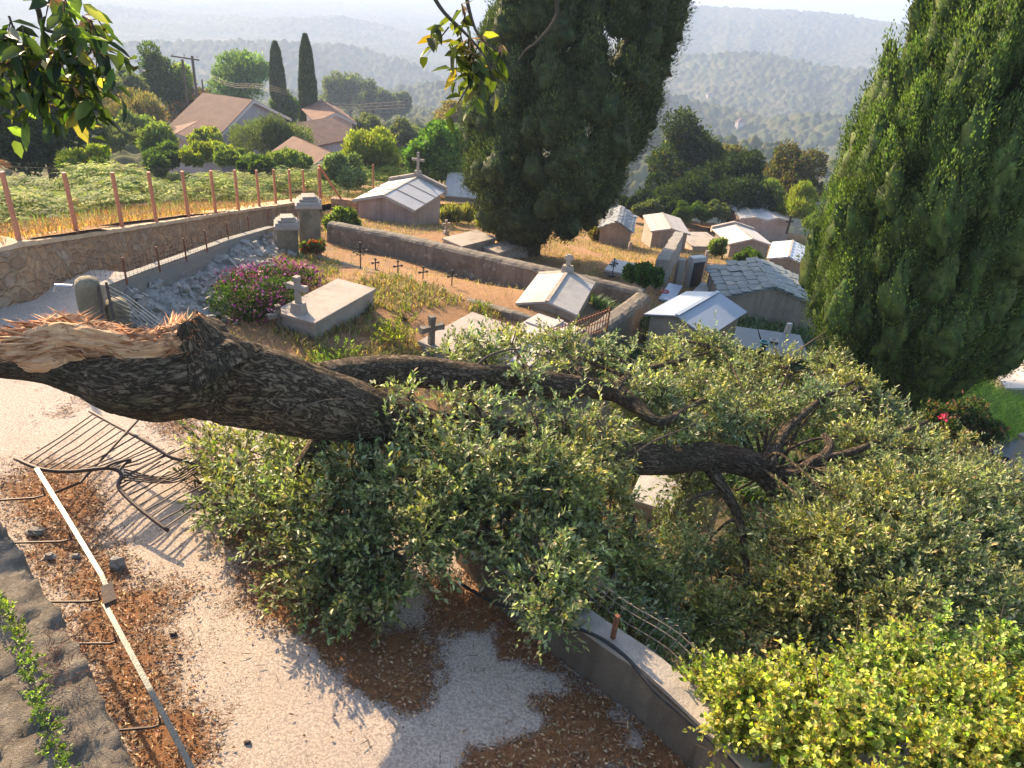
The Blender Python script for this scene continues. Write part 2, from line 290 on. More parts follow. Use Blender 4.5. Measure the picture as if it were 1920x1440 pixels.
def rnddir(n, g=None): g = g or rng; return unit(g.normal(size=(n, 3)))
def leafgeo(pos, dr, nr, L, W, col, fold=.25, six=False):
    """folded leaves: pos base, dr axis, nr normal"""
    n = len(pos); dr = unit(dr); s = unit(np.cross(dr, nr)); nn = np.cross(s, dr); L = np.broadcast_to(L, (n,))[:, None]; W = np.broadcast_to(W, (n,))[:, None]
    up = nn*W*fold
    if not six:
        V = np.stack([pos, pos+dr*L*.45+s*W*.5+up, pos+dr*L, pos+dr*L*.45-s*W*.5+up], 1).reshape(-1, 3)
        i = np.arange(n)[:, None]*4; F = np.concatenate([i+[0, 1, 2], i+[0, 2, 3]], 1).reshape(-1, 3); k = 4
    else:
        mid = pos+dr*L*.5-nn*L*.04; tip = pos+dr*L-nn*L*.12
        V = np.stack([pos, pos+dr*L*.25+s*W*.42+up, pos+dr*L*.65+s*W*.40+up*.7-nn*L*.05, tip, pos+dr*L*.65-s*W*.40+up*.7-nn*L*.05, pos+dr*L*.25-s*W*.42+up, mid], 1).reshape(-1, 3)
        i = np.arange(n)[:, None]*7; F = np.concatenate([i+[0, 1, 6], i+[1, 2, 6], i+[2, 3, 6], i+[3, 4, 6], i+[4, 5, 6], i+[5, 0, 6]], 1).reshape(-1, 3); k = 7
    return V, F, np.repeat(col, k, 0)
def leafobj(name, mat, parts, parent=None):
    V = []; F = []; C = []; n = 0
    for v, f, c in parts: V.append(v); F.append(f+n); C.append(c); n += len(v)
    return mk(name, np.concatenate(V), np.concatenate(F), mat, parent, False, {'col': ('FLOAT_COLOR', np.concatenate(C))})
def pal(n, cols, jit=.25, w_=None):
    cols = np.asarray(cols, float); k = rng.choice(len(cols), n, p=w_); c = cols[k]; return np.clip(c*(1+rng.normal(0, jit, (n, 1)))*(1+rng.normal(0, jit*.3, (n, 3))), .004, .9)
def grid(xs, ys): X, Y = np.meshgrid(xs, ys); nx, ny = len(xs), len(ys); i = np.arange(nx-1)[None]+np.arange(ny-1)[:, None]*nx; return X, Y, np.stack([i, i+1, i+1+nx, i+nx], -1).reshape(-1, 4)
def inpoly(x, y, poly):
    r = np.zeros(np.shape(x), bool); n = len(poly)
    for i in range(n):
        x1, y1 = poly[i][:2]; x2, y2 = poly[(i+1) % n][:2]; c = ((y1 > y) != (y2 > y)) & (x < (x2-x1)*(y-y1)/((y2-y1) or 1e-9)+x1); r ^= c
    return r
def keepfaces(V, F, mask):                     # mask per vertex
    ok = mask[F].all(1); F = F[ok]; u, inv = np.unique(F, return_inverse=True); return V[u], inv.reshape(F.shape), u
# ================================================================== ground, road, meadow, hills
pw = [(-.42, 5.84), (.05, 5.25), (.5, 4.83), (.9, 4.50), (1.3, 4.19), (1.62, 3.83), (1.95, 3.42), (2.6, 2.6), (3.4, 1.6)]       # parapet, road side
edge = [(-6.45, 10.15), (-5.2, 9.3), (-3.6, 8.3), (-2.2, 7.4), (-1.2, 6.6)] + pw
road_poly = [(-15, 4), (-8.35, 10.72), (-7.9, 12.6), (-6.9, 12.6), (-6.2, 10.3)] + [(a_+.1, b_+.1) for a_, b_ in edge[1:]] + [(1, -1), (-6, -1), (-15, 0)]
xs = np.arange(-15, 3.6, .06); ys = np.arange(0, 14.7, .06); X, Y, F = grid(xs, ys); x = X.ravel(); y = Y.ravel()
mask = inpoly(x, y, road_poly); V = np.c_[x, y, .03*(n2(x, y, .5, 3)-.5)+.012*(n2(x, y, 3, 5)-.5)]
V, F, u = keepfaces(V, F, mask)
LB = [(110,930,.5,1),(60,900,.5,.8),(120,1020,.5,.8),(180,1080,.4,.9),(200,1180,.45,1),(260,1270,.4,1),(290,1370,.4,1),(340,1420,.3,1),(150,960,.3,.6),
(430,900,.5,.55),(470,1010,.45,.8),(520,1090,.4,1),(470,940,.3,.8),(560,1130,.4,1.2),(650,1170,.35,1.2),(620,1220,.25,1.1),(760,1230,.35,1.1),(690,1270,0.3,1.2),(770,1310,0.26,1.1),(640,1180,.2,1),
(840,1120,0.39,1.2),(900,1150,0.39,1.2),(960,1200,0.33,1.2),(1000,1250,0.33,1),(1080,1320,0.33,1.1),(1150,1370,0.33,1),(1230,1410,0.33,1),(1000,1440,0.25,1.),(900,1440,0.2,.9),(960,1430,0.33,1.),(1050,1400,0.33,.9),(1000,1330,.15,.8),(1300,1440,.3,1),(1060,1440,.3,.8),
(330,1120,.35,.45),(260,1130,.3,.5),(380,860,.4,.5),(170,740,.25,.6),(120,770,.2,.4),(340,800,.4,.5),(320,790,.3,.5),
(970,1260,.22,-1.2),(900,1210,.2,-1.2),(940,1350,.28,-1.1),(860,1330,.2,-.9),(560,1250,.3,-.8),(700,1400,.36,-1.3),(790,1400,.22,-.9),(1000,1350,.14,-1.1),(880,1290,.13,-1.1),(1020,1280,.12,-1.2),(930,1180,.13,-1.),(1150,1340,.1,-1.),(620,1330,.3,-.9),(760,1130,.22,-1.3),(690,1120,.18,-1),(1190,1385,.12,-1.3),(1050,1290,.12,-.9)]
lit = np.zeros(len(V))
for a, b, rr, s_ in LB:
    q = P(a, b, 0); d2 = (V[:, 0]-q[0])**2+(V[:, 1]-q[1])**2; lit += s_*.8*np.exp(-d2/(rr*rr*.8))
# litter keeps to the inside of the handrail at the foot of the near wall
road = mk('road', V, F, 'road_concrete', None, True, {'litter': ('FLOAT', np.clip(lit, 0, 1))}); tag(road, 'pale concrete lane with brown leaf litter', kind='structure')
def litter_at(x, y):
    o = np.zeros(len(x))
    for a, b, rr, s_ in LB:
        q = P(a, b, 0); o += s_*.8*np.exp(-((x-q[0])**2+(y-q[1])**2)/(rr*rr*.8))
    return o
# cemetery ground
xs = np.arange(-14, 44, .27); ys = np.arange(2, 76, .27); X, Y, F = grid(xs, ys); x = X.ravel(); y = Y.ravel(); z = TZ(x, y)+.12*(n2(x, y, .7, 9)-.5)+.05*(n2(x, y, 3., 19)-.5)
WLp = [(0, 462), (40, 455), (148, 440), (297, 418), (412, 400), (490, 389), (576, 377)]; _w = [P(a_, b_, 1.) for a_, b_ in WLp]; _w[0] = np.array([-8.25, 10.82, .98]); WL = [(-15.0, 4.05)]+[(q_[0], q_[1]) for q_ in _w if q_[1] > 10.8 or q_ is _w[0]]; WLZ = [.98]+[q_[2] for q_ in _w if q_[1] > 10.8 or q_ is _w[0]]
_f = [P(650, 375, .5), P(722, 382, .3)]
mpoly = [(-75, -10)]+[(a_+.12, b_) for a_, b_ in WL]+[(_f[0][0]-.6, _f[0][1]+.3), (_f[0][0], _f[0][1]+.2), (_f[1][0], _f[1][1]+.2), (1.5, 50), (3, 76), (-75, 80)]
mask = ~inpoly(x, y, [(a_-.35, b_+.2) for a_, b_ in mpoly]) & ~inpoly(x, y, [(-15, -3)]+[(-9.2, 9.9), (-7.3, 11.6), (-6.3, 10.3)]+[(a-.12, b-.12) for a, b in edge[1:]]+[(3, -3)])
dry = np.full(len(x), .55)
for a, b, rr, s_ in [(1100,480,4,.5),(800,530,3,.2),(980,600,1.5,.3),(1450,480,3,.4),(700,450,2,.2),(1400,440,4,.3),(640,640,2,.2),(450,690,2,.3),(1850,740,4,-.6),(1900,560,3,.0),(1240,690,2.5,-.5),(1300,930,4,-.4),(1500,1100,4,-.5)]:
    q = G(a, b); dry += s_*np.exp(-((x-q[0])**2+(y-q[1])**2)/rr**2)
V, F, u = keepfaces(np.c_[x, y, z], F, mask)
tag(mk('ground', V, F, 'soil', None, True, {'dry': ('FLOAT', dry[u])}), 'dry soil and weeds of the terraced graveyard', kind='structure')
def ZG(x, y): return TZ(x, y)+.12*(n2(np.asarray(x, float), np.asarray(y, float), .7, 9)-.5)
# meadow behind the stone wall
xs = np.arange(-75, 3, .35); ys = np.arange(0, 78, .35); X, Y, F = grid(xs, ys); x = X.ravel(); y = Y.ravel(); z = MZ(x, y)+.15*(n2(x, y, .6, 4)-.5)
V, F, u = keepfaces(np.c_[x, y, z], F, inpoly(x, y, mpoly))
tag(mk('meadow', V, F, 'soil', None, True, {'dry': ('FLOAT', .5+.5*np.exp(-np.maximum(-8.6-V[:, 0], 0)/3))}), 'dry meadow behind the stone wall', kind='structure')
# hills and valley: one polar sheet with real tree canopy relief
RID = [(300, [(-300,300),(300,290),(600,270),(760,235),(900,190),(1100,180),(1300,265),(1420,262),(1540,300),(1700,330),(2300,420)], .30, .42, 9),
       (620, [(-300,190),(200,165),(500,160),(700,172),(860,146),(1000,150),(1200,150),(1300,180),(1450,215),(1600,215),(2300,250)], .20, .3, 16),
       (1050, [(-300,90),(200,75),(450,70),(640,76),(760,110),(900,170),(1100,120),(1290,98),(1420,92),(1560,120),(1700,130),(2300,190)], .20, .3, 26),
       (1750, [(-300,20),(0,10),(190,2),(330,16),(520,26),(640,22),(760,50),(900,80),(1100,20),(1290,0),(1400,6),(1560,17),(1700,36),(2300,130)], .18, .2, 42)]
th = np.radians(np.arange(-44, 44, .105)); rs = np.exp(np.linspace(math.log(30), math.log(6500), 1150))
TH, RR, F = grid(th, rs); th_ = TH.ravel(); r_ = RR.ravel(); hx = r_*np.sin(th_); hy = r_*np.cos(th_)
def smst(a, b, x): t = np.clip((x-a)/(b-a), 0, 1); return t*t*(3-2*t)
def hillz(hx, hy):
    r_ = np.hypot(hx, hy); th_ = np.arctan2(hx, hy)
    base = np.where(r_ < 80, MZ(hx, hy), MZ(80., 0.)-.16*(r_-80)); base = np.maximum(base, -90-.1*(r_-260)*(r_ > 260)); base = np.maximum(base, -150)
    base = base-1.6*smst(85, 62, r_)-smst(R(-6), R(6), th_)*(6.5+np.clip(r_-48, 0, 150)*.25)
    z = base
    for r0, cr_, sf, sb, am in RID:
        bb = []; tt = []
        for a, b in cr_: d = ray(a, b); bb.append(math.atan2(d[0], d[1])); tt.append(-d[2]/math.hypot(d[0], d[1]))
        o = np.argsort(bb); tn = np.interp(th_, np.array(bb)[o], np.array(tt)[o]); wob = n2(hx, hy, 3.2/r0, int(r0), 4)-.5; r1 = r0*(1+.10*(noise3(np.stack([th_*9, r_*0, r_*0], -1), int(r0))-.5))
        zc = CAMZ-r1*tn-am*.22; gul = np.abs(noise3(np.stack([th_*26, r_*2.2/r0, r_*0], -1), int(r0)+3)-.5)*2
        zz = np.where(r_ < r1, zc-sf*(r1-r_)*(.9+.2*gul), zc-sb*(r_-r1))+am*1.2*wob*smst(0, r0*.3, np.abs(r_-r1))
        z = np.maximum(z, zz)
    return z
hz = hillz(hx, hy)
hz = np.maximum(hz, -230)
def canopy(hx, hy, cell, ht, s):
    gx = hx/cell; gy = hy/cell; ix = np.floor(gx); iy = np.floor(gy); best = np.zeros(len(hx)); cid = np.zeros(len(hx))
    for a in (-1, 0, 1):
        for b in (-1, 0, 1):
            jx = ix+a; jy = iy+b; zz = np.zeros(len(jx)); h1 = hash3(jx, jy, zz, s); h2 = hash3(jx, jy, zz, s+1); h3 = hash3(jx, jy, zz, s+2)
            d2 = ((gx-jx-.5-.7*(h1-.5))**2+(gy-jy-.5-.7*(h2-.5))**2)/(.36+.3*h3)**2; hh = np.sqrt(np.maximum(1-d2, 0))*(.55+.6*h3); up = hh > best; best = np.where(up, hh, best); cid = np.where(up, h1, cid)
    return best*ht, cid
c1, i1 = canopy(hx, hy, 4.6, 3.8, 11); c2, i2 = canopy(hx, hy, 8.5, 5.5, 31)
far = smst(250, 700, r_); cov = smst(.36, .52, n2(hx, hy, .012, 77)); c1 = c1*(1-far)+c2*far; ci = np.where(far > .5, i2, i1)
amp = smst(70, 120, r_)*(.35+.65*cov)
rough = (n2(hx, hy, .6, 81, 4)-.5)*3.*smst(70, 120, r_)*(1+far*.8)
zh = hz+c1*amp+rough*(c1 > .3)
gr = np.array([.058, .078, .026]); g2 = np.array([.10, .105, .038]); br = np.array([.19, .16, .085])
mac = np.clip((n2(hx, hy, .006, 99, 5)-.35)*3, 0, 1); cc = gr+(g2-gr)*np.clip(ci*.8+mac*.7-.35, 0, 1)[:, None]; op = np.clip(1-(c1*amp)/1.3, 0, 1)[:, None]; cc = cc*(1-op)+(br*(.6+.6*n2(hx, hy, .03, 5))[:, None])*op
cc = np.where((r_ < 75)[:, None], np.array([.10, .095, .04]), cc)
tag(mk('hills', np.c_[hx, hy, zh], F, 'canopy', None, False, {'col': ('FLOAT_COLOR', cc*.9)}), 'hazy wooded hills', kind='structure')
tag(mk('valley_floor', [(-7500, -60, -240), (7500, -60, -240), (7500, 7500, -240), (-7500, 7500, -240)], [(0, 1, 2, 3)], 'grass_ground'), 'distant valley floor', kind='structure')
# haze
hb = MB().obox((0, 3650, -245), (15600, 0, 0), (0, 7900, 0), (0, 0, 270)); hazeo = hb.build('haze', 'soil'); tag(hazeo, 'pale morning haze', kind='stuff')
hm = bpy.data.materials.new('haze_air'); hm.use_nodes = True; hn = hm.node_tree; hn.nodes.clear(); out = hn.nodes.new('ShaderNodeOutputMaterial'); pv = hn.nodes.new('ShaderNodeVolumePrincipled')
pv.inputs['Density'].default_value = .00055; pv.inputs['Color'].default_value = (.50, .62, .86, 1); pv.inputs['Anisotropy'].default_value = .2
hn.links.new(pv.outputs[0], out.inputs['Volume']); hazeo.data.materials.clear(); hazeo.data.materials.append(hm)
# ================================================================== walls
def wallstrip(name, line, thick, z0, z1, mat, parent=None, side=1, rough=.0, step=.12, capround=0.):
    """thick wall along a polyline (road side given); thickness to the left of travel * side; z0,z1 scalars or per point"""
    line = np.asarray(line, float); L = np.r_[0, np.cumsum(np.linalg.norm(np.diff(line, axis=0), axis=1))]; t = np.linspace(0, L[-1], max(2, int(L[-1]/step)))
    px_ = np.interp(t, L, line[:, 0]); py_ = np.interp(t, L, line[:, 1]); z0 = np.interp(t, L, np.broadcast_to(z0, (len(line),))); z1 = np.interp(t, L, np.broadcast_to(z1, (len(line),)))
    tx = np.gradient(px_); ty = np.gradient(py_); ln = np.hypot(tx, ty); nx = -ty/ln*side; ny = tx/ln*side
    prof = [(0, 0)]+[(0, k/8) for k in range(1, 9)]
    c = capround
    prof = [(0, v, 0) for v in np.linspace(0, 1, 9)]
    if c: prof[-1] = (0, 1, -c); prof += [(.12, 1, -c*.35), (.3, 1, 0), (.7, 1, 0), (.88, 1, -c*.35)]
    prof += [(1, v, -c if (c and v == 1) else 0) for v in np.linspace(1, 0, 9)]
    V = []; U = []; s_ = 0; pr = None
    for (w_, v, dz) in prof:
        X_ = px_+nx*thick*w_; Y_ = py_+ny*thick*w_; Z_ = z0+(z1-z0)*v+dz
        if rough:
            q = np.stack([X_*3, Y_*3, Z_*3], -1); q2 = q*3; a = (fbm(q, 3, 5)-.5)*rough; X_ = X_+nx*a*(1 if w_ > .5 else -1)*2; Y_ = Y_+ny*a*(1 if w_ > .5 else -1)*2; Z_ = Z_+(fbm(q2, 2, 8)-.5)*rough*1.2*(v > .5)
        if pr is not None: s_ += float(abs(w_-pr[0])*thick+abs(v-pr[1])*(z1-z0).mean())
        pr = (w_, v); V.append(np.stack([X_, Y_, Z_], -1)); U.append(np.stack([t, t*0+s_, t*0], -1))
    n = len(t); k = len(prof); V = np.stack(V, 1).reshape(-1, 3); U = np.stack(U, 1).reshape(-1, 3)
    F = [(i*k+j, i*k+j+1, (i+1)*k+j+1, (i+1)*k+j) for i in range(n-1) for j in range(k-1)]+[tuple(range(k))[::-1], tuple((n-1)*k+j for j in range(k))]
    if side < 0: F = [f[::-1] for f in F]
    return mk(name, V, F, mat, parent, False, {'uvw': ('FLOAT_VECTOR', U)})
# left stone retaining wall with pale mortar coping
sw = thing('stone_wall', (-6.4, 12.7, 0), 'long low ochre stone retaining wall with a pale mortar top, under the wooden post fence', 'wall')
WLZ = np.array(WLZ); adopt(sw, wallstrip('wall_body', WL, .45, WLZ-1.4, WLZ-.06, 'stone_wall', side=1, rough=.05))
adopt(sw, wallstrip('coping', [(a+.03, b-.03) for a, b in WL], .5, WLZ-.06, WLZ+.02, 'stone_cap', side=1, rough=.035))
# parapet and road retaining wall
pp = thing('parapet_wall', (.8, 4.6, 0), 'brown rendered parapet wall along the right edge of the concrete lane', 'wall')
adopt(pp, wallstrip('wall_body', pw, .2, -2.6, .52, 'parapet_face', side=1, rough=.012, capround=0),
      wallstrip('coping', [(a-.012, b-.012) for a, b in pw], .235, .522, .56, 'parapet_cap', side=1, rough=.012))
rw = wallstrip('retaining_wall', edge[:6], .3, -2.6, -.005, 'old_wall', side=1, rough=.03); tag(rw, 'rough earth retaining wall under the lane edge beneath the fallen trunk', 'wall')
# cinder block wall
_c = [P(a_, b_, .7) for a_, b_ in [(200, 535), (270, 508), (340, 483), (428, 450), (515, 425)]]; cl = [(q_[0], q_[1]) for q_ in _c]; clz = np.array([q_[2] for q_ in _c])
cw = wallstrip('block_wall', cl, .2, clz-1.9, clz, 'cinder_block', side=1); tag(cw, 'grey concrete block wall topped by short rusty posts and wire', 'wall')
# gate pillar, ornate pillars
def stump(name, px, py, z0, w_, d_, h, rz, mat, label, taper=.92, round_=False):
    b = P(px, py, z0); mb = MB()
    if round_:
        n = 14; prof = [(0, 1.08), (h*.3, 1.), (h*.8, .95), (h*.93, .85), (h, .45)]
        V = [];  F = []
        for zz, s_ in prof:
            for k in range(n):
                a = 2*math.pi*k/n; e = (abs(math.cos(a))**.4*np.sign(math.cos(a)), abs(math.sin(a))**.4*np.sign(math.sin(a))); ca, sa = math.cos(rz), math.sin(rz); ux, uy = e[0]*w_/2*s_, e[1]*d_/2*s_
                V.append((b[0]+ux*ca-uy*sa, b[1]+ux*sa+uy*ca, b[2]+zz))
        for i in range(len(prof)-1): F += [(i*n+k, i*n+(k+1) % n, (i+1)*n+(k+1) % n, (i+1)*n+k) for k in range(n)]
        F.append(tuple(range((len(prof)-1)*n, len(prof)*n))); mb.add(V, F)
    else: mb.box(b, (w_, d_, h), rz, taper)
    return b, mb
t = thing('gate_pillar', P(182, 618, 0), 'rounded concrete gate pillar standing at the lane beside the open iron gate', 'pillar')
b, mb = stump('', 182, 622, -.1, .38, .34, .92, .5, '', '', round_=True); adopt(t, mb.build('pillar_body', 'mossy_concrete', None, True))
adopt(t, MB().tube([b+(-.2, -.05, .78), b+(-.42, -.12, .80), b+(-.45, -.13, .70)], .025, 6).build('bracket', 'silver_metal'))
# second stump right of gate
b2, mb = stump('', 232, 640, -.35, .34, .34, .75, .5, '', '', round_=True); t = mb.build('gate_stump', 'mossy_concrete', None, True); tag(t, 'short mossy concrete stump just right of the gate pillar', 'pillar')
def ornate(px, py, z0, w_, h, label, dz=0.):
    b = P(px, py, z0); k_ = KF(px, py); w_ *= k_; h *= k_*.82; t = thing('stone_pillar', b, label, 'pillar'); rz = .3
    adopt(t, MB().box(b-np.array([0, 0, .8]), (w_, w_, h+.8), rz).build('shaft', 'mossy_concrete', bevel=.02),
          MB().box(b+(0, 0, h+.001), (w_*1.22, w_*1.22, .10), rz).box(b+(0, 0, h+.102), (w_*1.1, w_*1.1, .07), rz, .94).build('cornice', 'grave_slab', bevel=.012),
          MB().box(b+(0, 0, h+.173), (w_*.82, w_*.82, .06), rz).box(b+(.01, .02, h+.234), (w_*.62, w_*.7, .06), rz+.08).build('cap', 'grave_slab', bevel=.012))
ornate(583, 470, -.45, .46, 1.25, 'taller square stone pillar with stepped cap at the corner of the walled plot')
ornate(542, 482, -.55, .44, .85, 'shorter square stone pillar with broken stepped cap at the end of the block wall')
# ---- walled enclosure
def WP(l): return [(P(a, b, z)[0], P(a, b, z)[1]) for a, b, z in l], [P(a, b, z)[2] for a, b, z in l]
bk_, bz = WP([(612, 418, .25), (760, 446, .02), (900, 478, -.25), (1050, 512, -.55), (1205, 548, -.9)])
t = wallstrip('plot_wall', bk_, .42, np.array(bz)-1.3, bz, 'old_wall', side=1, rough=.03, capround=.1); tag(t, 'long grey rounded wall at the back of the sunken walled plot', 'wall')
rt_, rz_ = WP([(1222, 553, -.93), (1175, 590, -1.0), (1120, 628, -1.08), (1095, 650, -1.12)])
t = wallstrip('plot_wall', rt_, .46, np.array(rz_)-1.7, rz_, 'old_wall', side=-1, rough=.04, capround=.12); tag(t, 'thick rubble wall with rounded top on the right side of the walled plot, by the rusty railing', 'wall')
ft_, fz_ = WP([(540, 470, -.5), (640, 497, -.62), (800, 543, -.85), (960, 588, -1.1), (1060, 618, -1.28), (1108, 640, -1.4)])
t = wallstrip('plot_wall', ft_, .22, np.array(fz_)-.7, np.array(fz_)+.02, 'old_wall', side=1, rough=.025, capround=.03); tag(t, 'low kerb wall along the front of the walled plot', 'wall')
lt_, lz_ = WP([(620, 372, .55), (650, 375, .5), (722, 382, .3)])
t = wallstrip('field_wall', lt_, .3, np.array(lz_)-1.3, lz_, 'stone_wall', side=1, rough=.04); tag(t, 'short stone wall below the meadow left of the big glass roofed tomb', 'wall')
q = [G(1244, 545), G(1262, 478)]
t = wallstrip('dividing_wall', [(q[0][0], q[0][1]), (q[1][0]+.3, q[1][1])], .4, [q[0][2]-1, q[1][2]-1], [q[0][2]+1., q[1][2]+1.1], 'rubble_rock', side=1, rough=.07); tag(t, 'narrow crumbling stone wall behind the right corner of the walled plot', 'wall')
t = MB().obox(G(1268, 540)-(0, 0, .1), (.22, .05, 0), (-.05, .22, 0), (0, 0, 1.1)).build('stone_post', 'grave_slab', bevel=.02); tag(t, 'tall grey stone post beside the crumbling dividing wall', 'post')
# near rock ledge wall at bottom left
e0 = P(-60, 870, 1.62); e1 = P(30, 1010, 1.6); e2 = P(150, 1205, 1.6); e3 = P(262, 1445, 1.6); e4 = P(330, 1640, 1.6)
E_ = np.array([e0+(e0-e1)*2, e0, e1, e2, e3, e4, e4+(e4-e3)*2]); Ls = np.r_[0, np.cumsum(np.linalg.norm(np.diff(E_[:, :2], axis=0), axis=1))]
tt = np.arange(0, Ls[-1], .035); ex = np.interp(tt, Ls, E_[:, 0]); ey = np.interp(tt, Ls, E_[:, 1]); ax_ = np.gradient(ex); ay_ = np.gradient(ey); l_ = np.hypot(ax_, ay_); nx, ny = -ay_/l_, ax_/l_
if nx[len(nx)//2] > 0: nx, ny = -nx, -ny
nx, ny = nx.mean(), ny.mean(); l_ = math.hypot(nx, ny); nx /= l_; ny /= l_
prof = [(-.06, -1.75)]+[(-.05+.004*k, -1.7+k*.1) for k in range(1, 17)]+[(.02+.03*k, .0+.006*k) for k in range(0, 16)]+[(.48+.02*k, .09+.010*k) for k in range(1, 9)]+[(.66+.04*k, .17+.004*k) for k in range(1, 40)]
V = []
for d_, z_ in prof: V.append(np.stack([ex+nx*d_, ey+ny*d_, 1.6+z_+ex*0], -1))
V = np.stack(V, 1); q = V.reshape(-1, 3); qa = np.c_[q@np.array([.5, .85, 0])*2.2, q@np.array([-.85, .5, 0])*7, q[:, 2]*9]; rg = (fbm(qa*np.array([.35, 1, 1]), 5, 2)-.5)*.07+np.round(fbm(qa*np.array([.5, 1.6, 1.6]), 4, 22)*12)/12*.07-.035+(fbm(q*np.array([11, 11, 14]), 5, 6)-.5)*.11; q = q+rg[:, None]*np.array([-nx*.8, -ny*.8, .75]); k = V.shape[1]; n = V.shape[0]
i = np.arange(n-1)[:, None]*k+np.arange(k-1)[None]; F = np.stack([i, i+1, i+1+k, i+k], -1).reshape(-1, 4)
t = mk('rock_wall', q, F, 'ledge_rock', None, False); tag(t, 'rough weathered rock wall ledge in the near bottom left corner', 'wall')
# ================================================================== tomb houses
def gable(name, label, A, B, C, ze, h, peak=None, wall='render_wall', roof='roof_slab', over=.09, th=.05, hp=None, cat='tomb', group=None, ribs=0, parapet=0., crossm=None, cross_h=.45, slates=0, band=True, joints=0, wallk=None):
    """A front-left, B front-right, C back-right eave corners as pixels at height ze"""
    k_ = KF((A[0]+B[0])/2, (A[1]+B[1])/2); ze = CAMZ-(CAMZ-ze)*k_; h = h*k_; over *= k_; th *= k_; cross_h *= k_; parapet *= k_; A, B, C = P0(*A, ze), P0(*B, ze), P0(*C, ze); W = np.linalg.norm((B-A)[:2]); u = (B-A)/np.linalg.norm(B-A); v = np.array([-u[1], u[0], 0]); Dp = max(.6, float((C-B)@v))
    M = (A+B)/2
    if hp is not None: hp *= k_
    if hp is None: hp = min(np.linspace(.05, 2.4, 236), key=lambda q: abs(proj(M+np.array([0, 0, q]))[1]-peak[1]))
    base = M+v*Dp/2; base = np.array([base[0], base[1], ze-h]); t = thing(name, base, label, cat, group)
    w2 = W/2-over; d0 = over; d1 = Dp-over; k = hp*(w2/(W/2)); zt = ze-.0
    V = []
    for d_ in (d0, d1):
        for (a, z) in ((-w2, -h-.6), (w2, -h-.6), (w2, hp*over/(W/2)-.004), (0, hp-.004), (-w2, hp*over/(W/2)-.004)): V.append(M+u*a+v*d_+np.array([0, 0, z]))
    adopt(t, MB().add(V, [(0, 1, 2, 3, 4), (9, 8, 7, 6, 5), (1, 6, 7, 2), (0, 4, 9, 5), (2, 7, 8, 3), (3, 8, 9, 4)]).build('wall', wall))
    for sgn in (-1, 1):
        mb = MB(); e = M+u*sgn*W/2; r_ = M+np.array([0, 0, hp]); sl_ = r_-e; nrm = unit(np.cross(v, sl_)*sgn); nrm = nrm*np.sign(nrm[2])
        if slates:
            nr = slates; Ls_ = np.linalg.norm(sl_); g = np.random.default_rng(int(abs(A[0]*100))+sgn+2); mb.obox(e+v*Dp/2+sl_/2, v*Dp, sl_*.97, nrm*.02)
            for row in range(nr):
                x0 = 0.
                while x0 < Dp:
                    wd = Dp*g.uniform(.09, .2)*(1.2 if slates < 7 else .8); f0 = row/nr; c = e+sl_*(f0+.62/nr)+v*min(x0+wd/2, Dp)+nrm*(.03+g.uniform(0, .02)); rot = g.normal(0, .09); jt = g.uniform(-.12, .1)
                    a1 = v*wd*.96+sl_/Ls_*rot*wd; a2 = sl_*(1.35/nr)*g.uniform(.8, 1.1)+nrm*-.05
                    cs = []; 
                    for (p_, q_) in ((-.5, -.5), (-.2, -.56), (.2, -.55), (.5, -.48), (.5, .5), (-.5, .5)): cs.append(c+a1*p_*g.uniform(.85, 1.05)+a2*(q_*g.uniform(.8, 1.1)+jt*0))
                    cs = np.array(cs); mb.add(np.r_[cs, cs+nrm*.028], [(5, 4, 3, 2, 1, 0), (6, 7, 8, 9, 10, 11)]+[(i, (i+1) % 6, 6+(i+1) % 6, 6+i) for i in range(6)]); x0 += wd
            o = mb.build('roof', roof)
        else:
            c = e+sl_*.5+v*Dp/2; uo = (c-v*Dp/2)
            ax = v*Dp; ay = sl_*(.998); V = [];  UU = []
            for kz in (0, th):
                for (p_, q_) in ((-.5, -.5), (.5, -.5), (.5, .5), (-.5, .5)): V.append(c+ax*p_+ay*q_+nrm*kz); UU.append((p_*Dp+5, (q_+.5)*np.linalg.norm(sl_), kz))
            Fc = [(3, 2, 1, 0), (4, 5, 6, 7), (0, 1, 5, 4), (1, 2, 6, 5), (2, 3, 7, 6), (3, 0, 4, 7)]
            if np.dot(np.cross(ax, ay), nrm) < 0: Fc = [f[::-1] for f in Fc]
            o = mb.add(V, Fc, UU).build('roof', roof)
        adopt(t, o)
        if ribs:
            for q_ in range(ribs+1):
                c = M+u*sgn*W/4+np.array([0, 0, hp/2])+v*(Dp*(q_/ribs)*.985+.012)+nrm*(th+.003); adopt(t, MB().obox(c, sl_*.99, v*.045, nrm*.02).build('roof_rib', 'grave_slab'))
    if not slates: adopt(t, MB().obox(M+v*Dp/2+np.array([0, 0, hp+th*.75]), v*(Dp+.004), u*.09, (0, 0, .035)).build('ridge_cap', roof if roof in ('white_metal_sheet',) else 'grave_slab'))
    if parapet:
        mb = MB()
        for sgn in (-1, 1):
            e = M+u*sgn*(W/2+.02)+v*(Dp+.10); r_ = M+v*(Dp+.10)+np.array([0, 0, hp]); s_ = r_-e; n_ = np.array([0, 0, 1.]); mb.obox((e+r_)/2-np.array([0, 0, .1]), s_, v*.16, n_*(parapet+.1))
        adopt(t, mb.build('back_parapet', 'grave_slab'))
    if crossm:
        c = M+v*(Dp+.10)+np.array([0, 0, hp+parapet*.7]); mb = MB().obox(c, u*.30, v*.2, (0, 0, .16), .8); mb.obox(c+(0, 0, .16), u*.1, v*.08, (0, 0, cross_h)).obox(c+(0, 0, .16+cross_h*.52), u*cross_h*.75, v*.078, (0, 0, .1)); adopt(t, mb.build('cross', crossm, bevel=.012))
    return t, M, u, v, W, Dp, hp
ALLV = []
